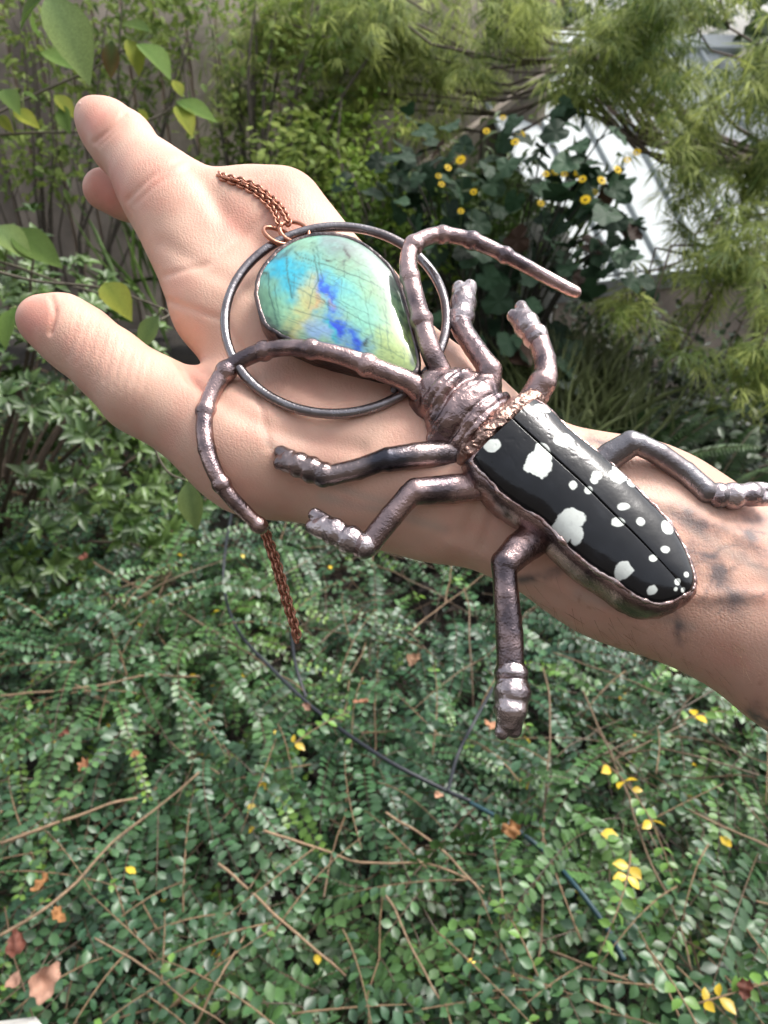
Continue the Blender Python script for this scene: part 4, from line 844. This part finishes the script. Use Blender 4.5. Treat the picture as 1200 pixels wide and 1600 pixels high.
V = np.vstack([V, rows[0].mean(0)]); tri = np.stack([np.full(n, len(V)-1), (k+1) % n, k], 1)
fr_ = np.exp(-(np.linalg.norm(V-Q(745, 745, .008), axis=1)/.016)**2); V = V+(.0004*fbm(V, 260, 3, 2))[:, None]*NP
V[:len(L3)*6] += np.tile(on, (6, 1))*(fr_[:len(L3)*6]*.0012*np.maximum(vnoise(V[:len(L3)*6], 600, 3), 0)+.0003*fbm(V[:len(L3)*6], 350, 3, 8))[:, None]
link('abdomen', mesh_np('abdomen', V, [q, tri]), M['copper'], pend)
lp = np.vstack([catmull(LE, 150), catmull(RE, 150)[::-1][1:]]); rp3 = np.array([Q(x, y, HR+.0004) for x, y in lp]); rp3 += .00045*np.stack([fbm(rp3, 420, 2, s) for s in range(3)], 1)
Vr, Fr = tube(rp3, .00078*(1+.5*fbm(rp3, 500, 2, 9)), 7); link('rim', mesh_np('rim', Vr, Fr), M['rim'], pend)
SP = [(843, 648, 13, 8), (875, 700, 17, 11), (841, 718, 13, 12), (837, 738, 21, 20), (766, 707, 13, 9), (924, 755, 8, 8), (921, 762, 6, 6), (888, 770, 6, 6.5), (912, 778, 6, 6), (961, 750, 16, 15), (982, 761, 9, 6), (888, 819, 21, 15), (880, 832, 20, 19), (896, 842, 9, 13), (966, 802, 10, 6), (957, 826, 10, 7.5), (992, 825, 6.5, 6.5), (1036, 831, 11, 12), (1031, 867, 8, 6), (1012, 880, 6, 5.5), (969, 897, 13, 13), (1014, 927, 7, 7), (1052, 914, 5, 5), (1065, 903, 4.5, 4.5), (1062, 925, 4, 4), (1050, 925, 3, 3)]
def elytron(edge, sign):
    ns, ntt = 330, 150; E = catmull(edge, ns); S = catmull(SE, ns); t = np.linspace(0, 1, ntt)
    UV = S[:, None]*(1-t)[None, :, None]+E[:, None]*t[None, :, None]; sv = np.linspace(0, 1, ns)
    V = np.array([Q(x, y, HR) for x, y in UV.reshape(-1, 2)]).reshape(ns, ntt, 3)
    dome = np.sqrt(np.clip(1-t**2.2, 0, 1))*(1-.22*np.exp(-(t/.014)**2)); along = np.clip(1-sv**6, 0, 1)**.5*.75+.25*np.exp(-((sv-.15)/.5)**2)
    hh = .0062*dome[None]*along[:, None]+.0003
    W_ = V.reshape(-1, 3); pit = np.maximum(vnoise(W_, 900, 3), .25)-.25; fr = np.exp(-((sv-.1)/.22)**2); pv_ = pit.reshape(ns, ntt)*.00011*fr[:, None]
    hh = hh-pv_+(.00005*fbm(W_*1.0, 200, 2, 5)).reshape(ns, ntt); V = V+NP*hh[..., None]
    # spots laid out in the wing case's own plan
    x, y = UV[..., 0], UV[..., 1]; pn = np.stack([x, y, 0*x], -1); wob = .22*vnoise(pn, .11, 1)+.09*vnoise(pn, .28, 2); msk = np.zeros_like(x)
    for sx, sy, rx, ry in SP:
        if (sign > 0) == True or True: d = np.hypot((x-sx)/rx, (y-sy)/ry)+wob; msk = np.maximum(msk, np.clip((1.0-d)*min(rx, ry)/1.2+.5, 0, 1))
    msk *= (t > .02)[None]
    wht = np.array([.74, .78, .73])*(1-.1*np.clip(vnoise(pn, .25, 7), 0, 1))[..., None]; st = np.clip(.5+.5*vnoise(np.stack([(x+y)*.035, (x-y)*.5, 0*x], -1), 1, 3), 0, 1)
    blk = np.array([.004, .0045, .006])*(1+1.6*st*np.clip(vnoise(pn, .05, 8)+.3, 0, 1))[..., None]; c = blk*(1-msk[..., None])+wht*msk[..., None]
    ii, jj = np.meshgrid(np.arange(ns-1), np.arange(ntt-1), indexing='ij'); a = (ii*ntt+jj).ravel(); q = np.stack([a, a+1, a+ntt+1, a+ntt], 1)
    if sign < 0: q = q[:, ::-1]
    return link('wing_case', mesh_np('wing_case', V.reshape(-1, 3), [q], c.reshape(-1, 3)), M['wing'], pend)
elytron(LE, -1); elytron(RE, 1)

# ring
rc = Q(525, 493, .008); e1 = RT; e2 = np.cross(NP, e1); R = 173*dep(rc)/F; a = np.linspace(0, 2*np.pi, 160, endpoint=False)
rp = rc+R*(np.cos(a)[:, None]*e1+np.sin(a)[:, None]*e2); V, Fc = tube(rp, (7.6*dep(rc)/F)*(1+.05*fbm(rp, 120, 2, 3)), 14, closed=True); link('ring', mesh_np('ring', V, Fc), M['gunmetal'], pend)
# stone
OUT = [(400, 462), (407, 428), (426, 403), (447, 385), (473, 373), (503, 368), (537, 371), (565, 382), (592, 402), (612, 424), (626, 453), (636, 487), (646, 527), (654, 560), (652, 580), (640, 586), (610, 583), (570, 573), (530, 561), (490, 549), (455, 534), (432, 522), (412, 505)]
HS = .0115; o2 = catmull(OUT+[OUT[0]], 161)[:-1]; cx, cy = 525, 475; nr_ = 100; f = np.linspace(0, 1, nr_)
UV = np.array([cx, cy])+(o2[None]-np.array([cx, cy]))*f[:, None, None]; hh = HS+.0042*np.sqrt(np.clip(1-f**2.4, 0, 1))
V = np.array([Q(x, y, HS) for x, y in UV.reshape(-1, 2)]).reshape(nr_, 160, 3)+NP*(hh-HS)[:, None, None]
x = (UV[..., 0]-330)*3; y = (UV[..., 1]-320)*3; pn = np.stack([x, y, 0*x], -1)*.01
G2 = lambda poly, w_: np.exp(-(pdist(x+30*fbm(pn, 2.2, 3, 1), y+30*fbm(pn, 2.2, 3, 5), poly)/w_)**2)
c = np.broadcast_to(np.array([.27, .54, .37]), x.shape+(3,)).copy()
def lay(m, col): 
    global c
    c = c+(np.array(col)-c)*np.clip(m, 0, 1)[..., None]
lay(.9*np.clip((x-560)/330, 0, 1)*np.clip(.6+.6*vnoise(pn, 1.2, 3), 0, 1), (.42, .62, .30)); lay(G2([(700, 640), (900, 720)], 170)*.8, (.52, .62, .22)); lay(G2([(300, 290), (400, 340), (380, 420)], 85), (.04, .46, .66)); lay(G2([(540, 230), (480, 330), (560, 420)], 75)*.8, (.12, .58, .62))
lay(G2([(430, 225), (640, 290)], 60)*.6, (.30, .45, .28)); lay(G2([(240, 420), (280, 560), (340, 610)], 55)*.85, (.14, .30, .19)); lay(G2([(640, 450), (720, 560), (690, 640)], 95)*.7, (.22, .66, .60)); lay(G2([(330, 470), (410, 560)], 60)*.55, (.32, .64, .38))
lay(G2([(475, 400), (450, 520), (400, 610)], 50)*.85, (.62, .60, .26)); lay(G2([(500, 430), (480, 520)], 20)*.8, (.60, .38, .16)); lay(G2([(470, 600), (530, 620)], 40)*.8, (.30, .46, .80))
pt = np.clip(.85+.6*fbm(pn, 3.5, 3, 44), .35, 1); lay(G2([(510, 395), (575, 455), (560, 530), (620, 620), (700, 700)], 46)*pt*.75, (.06, .30, .78)); lay(G2([(520, 400), (575, 455), (560, 530)], 22)*pt, (.03, .12, .66)); lay(G2([(590, 590), (640, 650), (690, 690)], 34)*pt, (.02, .08, .64)); lay(G2([(555, 480), (575, 500)], 20)*.9, (.34, .32, .45)); lay(G2([(560, 580), (575, 640)], 14)*.8, (.06, .5, .6))
lay(np.clip(G2([(560, 190), (680, 220), (800, 290), (860, 380)], 62), 0, 1)*.85, (.25, .30, .29)); lay(G2([(610, 235), (650, 275)], 20), (.05, .06, .05)); lay(G2([(560, 298), (572, 302)], 12), (.03, .05, .03)); lay(G2([(240, 350), (255, 355)], 10), (.03, .08, .05)); lay(G2([(725, 680), (735, 682)], 9), (.03, .06, .06)); lay(G2([(290, 270), (370, 230)], 22)*.7, (.06, .1, .08)); lay(G2([(900, 520), (930, 640), (960, 760)], 16)*.8, (.05, .09, .07)); lay(G2([(240, 540), (310, 600), (400, 645)], 13)*.75, (.05, .08, .06))
wx = x+5*vnoise(pn, 6, 11); wy = y+5*vnoise(pn, 6, 12)
CK = [([(270, 330), (280, 450), (320, 590)], 3.4, .8), ([(300, 400), (325, 560)], 2.5, .6), ([(355, 230), (362, 360), (385, 470)], 3, .75), ([(472, 195), (500, 330), (508, 390)], 3.2, .8), ([(490, 190), (515, 330), (525, 385)], 2.4, .7), ([(508, 390), (478, 440), (462, 520)], 2.4, .6), ([(630, 270), (625, 380)], 2.2, .5), ([(735, 340), (760, 430)], 2.4, .3), ([(720, 440), (745, 600), (770, 700)], 2.4, .4), ([(810, 400), (820, 560), (835, 700)], 2.3, .5), ([(790, 590), (800, 720)], 2, .5), ([(905, 610), (903, 770)], 2.4, .3), ([(870, 420), (885, 560)], 2, .4)]
for i in range(15):
    yy = 215+46*i+random.uniform(-14, 14); jx = 40*random.random(); CK.append(([(230+12*(i % 3)+(120 if i % 4 == 1 else 0), yy-70+jx), (420+jx, yy+8*random.random()), (560+30*(i % 4), yy+60+8*(i % 2)), (760-jx, yy+130+jx*.4), (900, yy+205)], 1.6+1.0*(i % 2), (.3, .75, .5)[i % 3]*(.6+.5*random.random())))
for i in range(46):
    xx = 260+random.uniform(0, 620); yy = random.uniform(200, 720); a_ = random.choice((.4, 1.3, .5, 1.7, 2.6)); CK.append(([(xx, yy), (xx+random.uniform(40, 110)*math.cos(a_), yy+random.uniform(40, 110)*math.sin(a_))], 1.7, .45))
for poly, wd, a_ in CK: lay(a_*np.exp(-(pdist(wx, wy, poly)/(wd*1.35))**2), (.04, .13, .10))
c = c*(1+.16*fbm(pn, 9, 3, 6))[..., None]; c = np.clip(c, .003, 1); lum = c.mean(-1, keepdims=True); c = np.clip(lum+(c-lum)*1.14, .003, 1)*.78
kk = np.arange(160); q = np.concatenate([np.stack([r*160+kk, r*160+(kk+1) % 160, (r+1)*160+(kk+1) % 160, (r+1)*160+kk], 1) for r in range(nr_-1)])[:, ::-1]
gem = link('gemstone', mesh_np('gemstone', V.reshape(-1, 3), [q[:, ::-1]], c.reshape(-1, 3)), M['gem'], pend)
L3 = np.array([Q(px, py, HS) for px, py in o2]); cen = L3.mean(0); t3 = nz(np.roll(L3, -1, 0)-np.roll(L3, 1, 0)); on = nz(np.cross(t3, NP)); on *= np.sign(((L3-cen)*on).sum(1).mean())
rows = [L3+NP*dh+on*o_ for dh, o_ in ((.0009, -.0011), (.0016, -.0002), (.0009, .0007), (-.002, .0008), (-.006, .0007), (-.0095, .0), (-.010, -.006))]; n = 160; V = np.vstack(rows); V = V+.0002*np.stack([fbm(V, 420, 2, s) for s in range(3)], 1)
q = np.concatenate([np.stack([r*n+kk, r*n+(kk+1) % n, (r+1)*n+(kk+1) % n, (r+1)*n+kk], 1) for r in range(len(rows)-1)]); V = np.vstack([V, rows[-1].mean(0)]); link('bezel', mesh_np('bezel', V, [q, np.stack([np.full(n, len(V)-1), (n*6+(kk+1) % n), n*6+kk], 1)]), M['bezel'], gem)
# solder at the stone's tip
metal('solder', [(648, 583, 9, .009), (640, 590, 10, .008), (625, 588, 8, .006), (618, 612, 8, .004)], M['bezel'], .008)

# ------------------------------------------------------------------ the chain
ch = thing('copper_chain', Q(440, 355, .004), 'thin twisted copper chain looped through the ring and hanging under the hand', 'chain')
def link_mesh(a_, b_, r, name, ns=14, sides=6):
    t = np.linspace(0, 2*np.pi, ns, endpoint=False); p = np.stack([a_*np.cos(t), b_*np.sin(t), .25*r*np.sin(2*t)], 1); V, Fc = tube(p, r, sides, closed=True); me = mesh_np(name, V, Fc); me.materials.append(M['chain']); return me
LM = link_mesh(.00185, .00125, .00048, 'chain_link'); JR = link_mesh(.0058, .0046, .00085, 'jump_ring', 28, 8)
def strand(pts, twist0):
    pp = catmull(pts, 400); d = np.concatenate([[0], np.cumsum(np.linalg.norm(np.diff(pp, axis=0), axis=1))]); s = np.arange(.001, d[-1], .00215)
    P3 = np.stack([np.interp(s, d, pp[:, i]) for i in range(3)], 1); T = nz(np.gradient(P3, axis=0))
    for i, (p, t) in enumerate(zip(P3, T)):
        n0 = nz(np.cross(t, np.cross(-FW, t))); b0 = np.cross(t, n0); a_ = (math.pi/4 if i % 2 else -math.pi/4)+twist0+random.uniform(-.12, .12); nv = n0*math.cos(a_)+b0*math.sin(a_)
        o = link('chain_link', LM, None, ch); o.matrix_parent_inverse = Matrix(); orient(o, p-np.array(ch.location), t, nv, 1.0)
strand([Q(437, 354, .009), Q(432, 340, .007), Q(424, 325, .004), Q(402, 305, .0025), Q(376, 290, .002), Q(346, 279, .0005), Q(318, 270, -.006)], 0)
strand([Q(452, 350, .009), Q(446, 336, .007), Q(436, 322, .005), Q(413, 301, .0035), Q(386, 286, .003), Q(352, 277, .0015), Q(322, 268, -.006)], .3)
strand([P(398, 800, .292), P(409, 826, .29), P(428, 880, .288), P(444, 935, .287), P(457, 975, .286), P(463, 999, .286)], 0)
strand([P(404, 800, .29), P(415, 826, .288), P(434, 880, .286), P(450, 935, .285), P(461, 975, .2845), P(466, 997, .285)], .2)
for px, py, r, tx, ty in ((434, 368, .35, .8, .3), (460, 362, -.3, .9, -.2)):
    o = link('jump_ring', JR, None, ch); o.matrix_parent_inverse = Matrix(); t = nz(Q(px+18*tx, py+10, .004)-Q(px, py, .004)); orient(o, Q(px, py, .0085)-np.array(ch.location), t, nz(NP*.75+RT*r+UP*.35), 1.0)
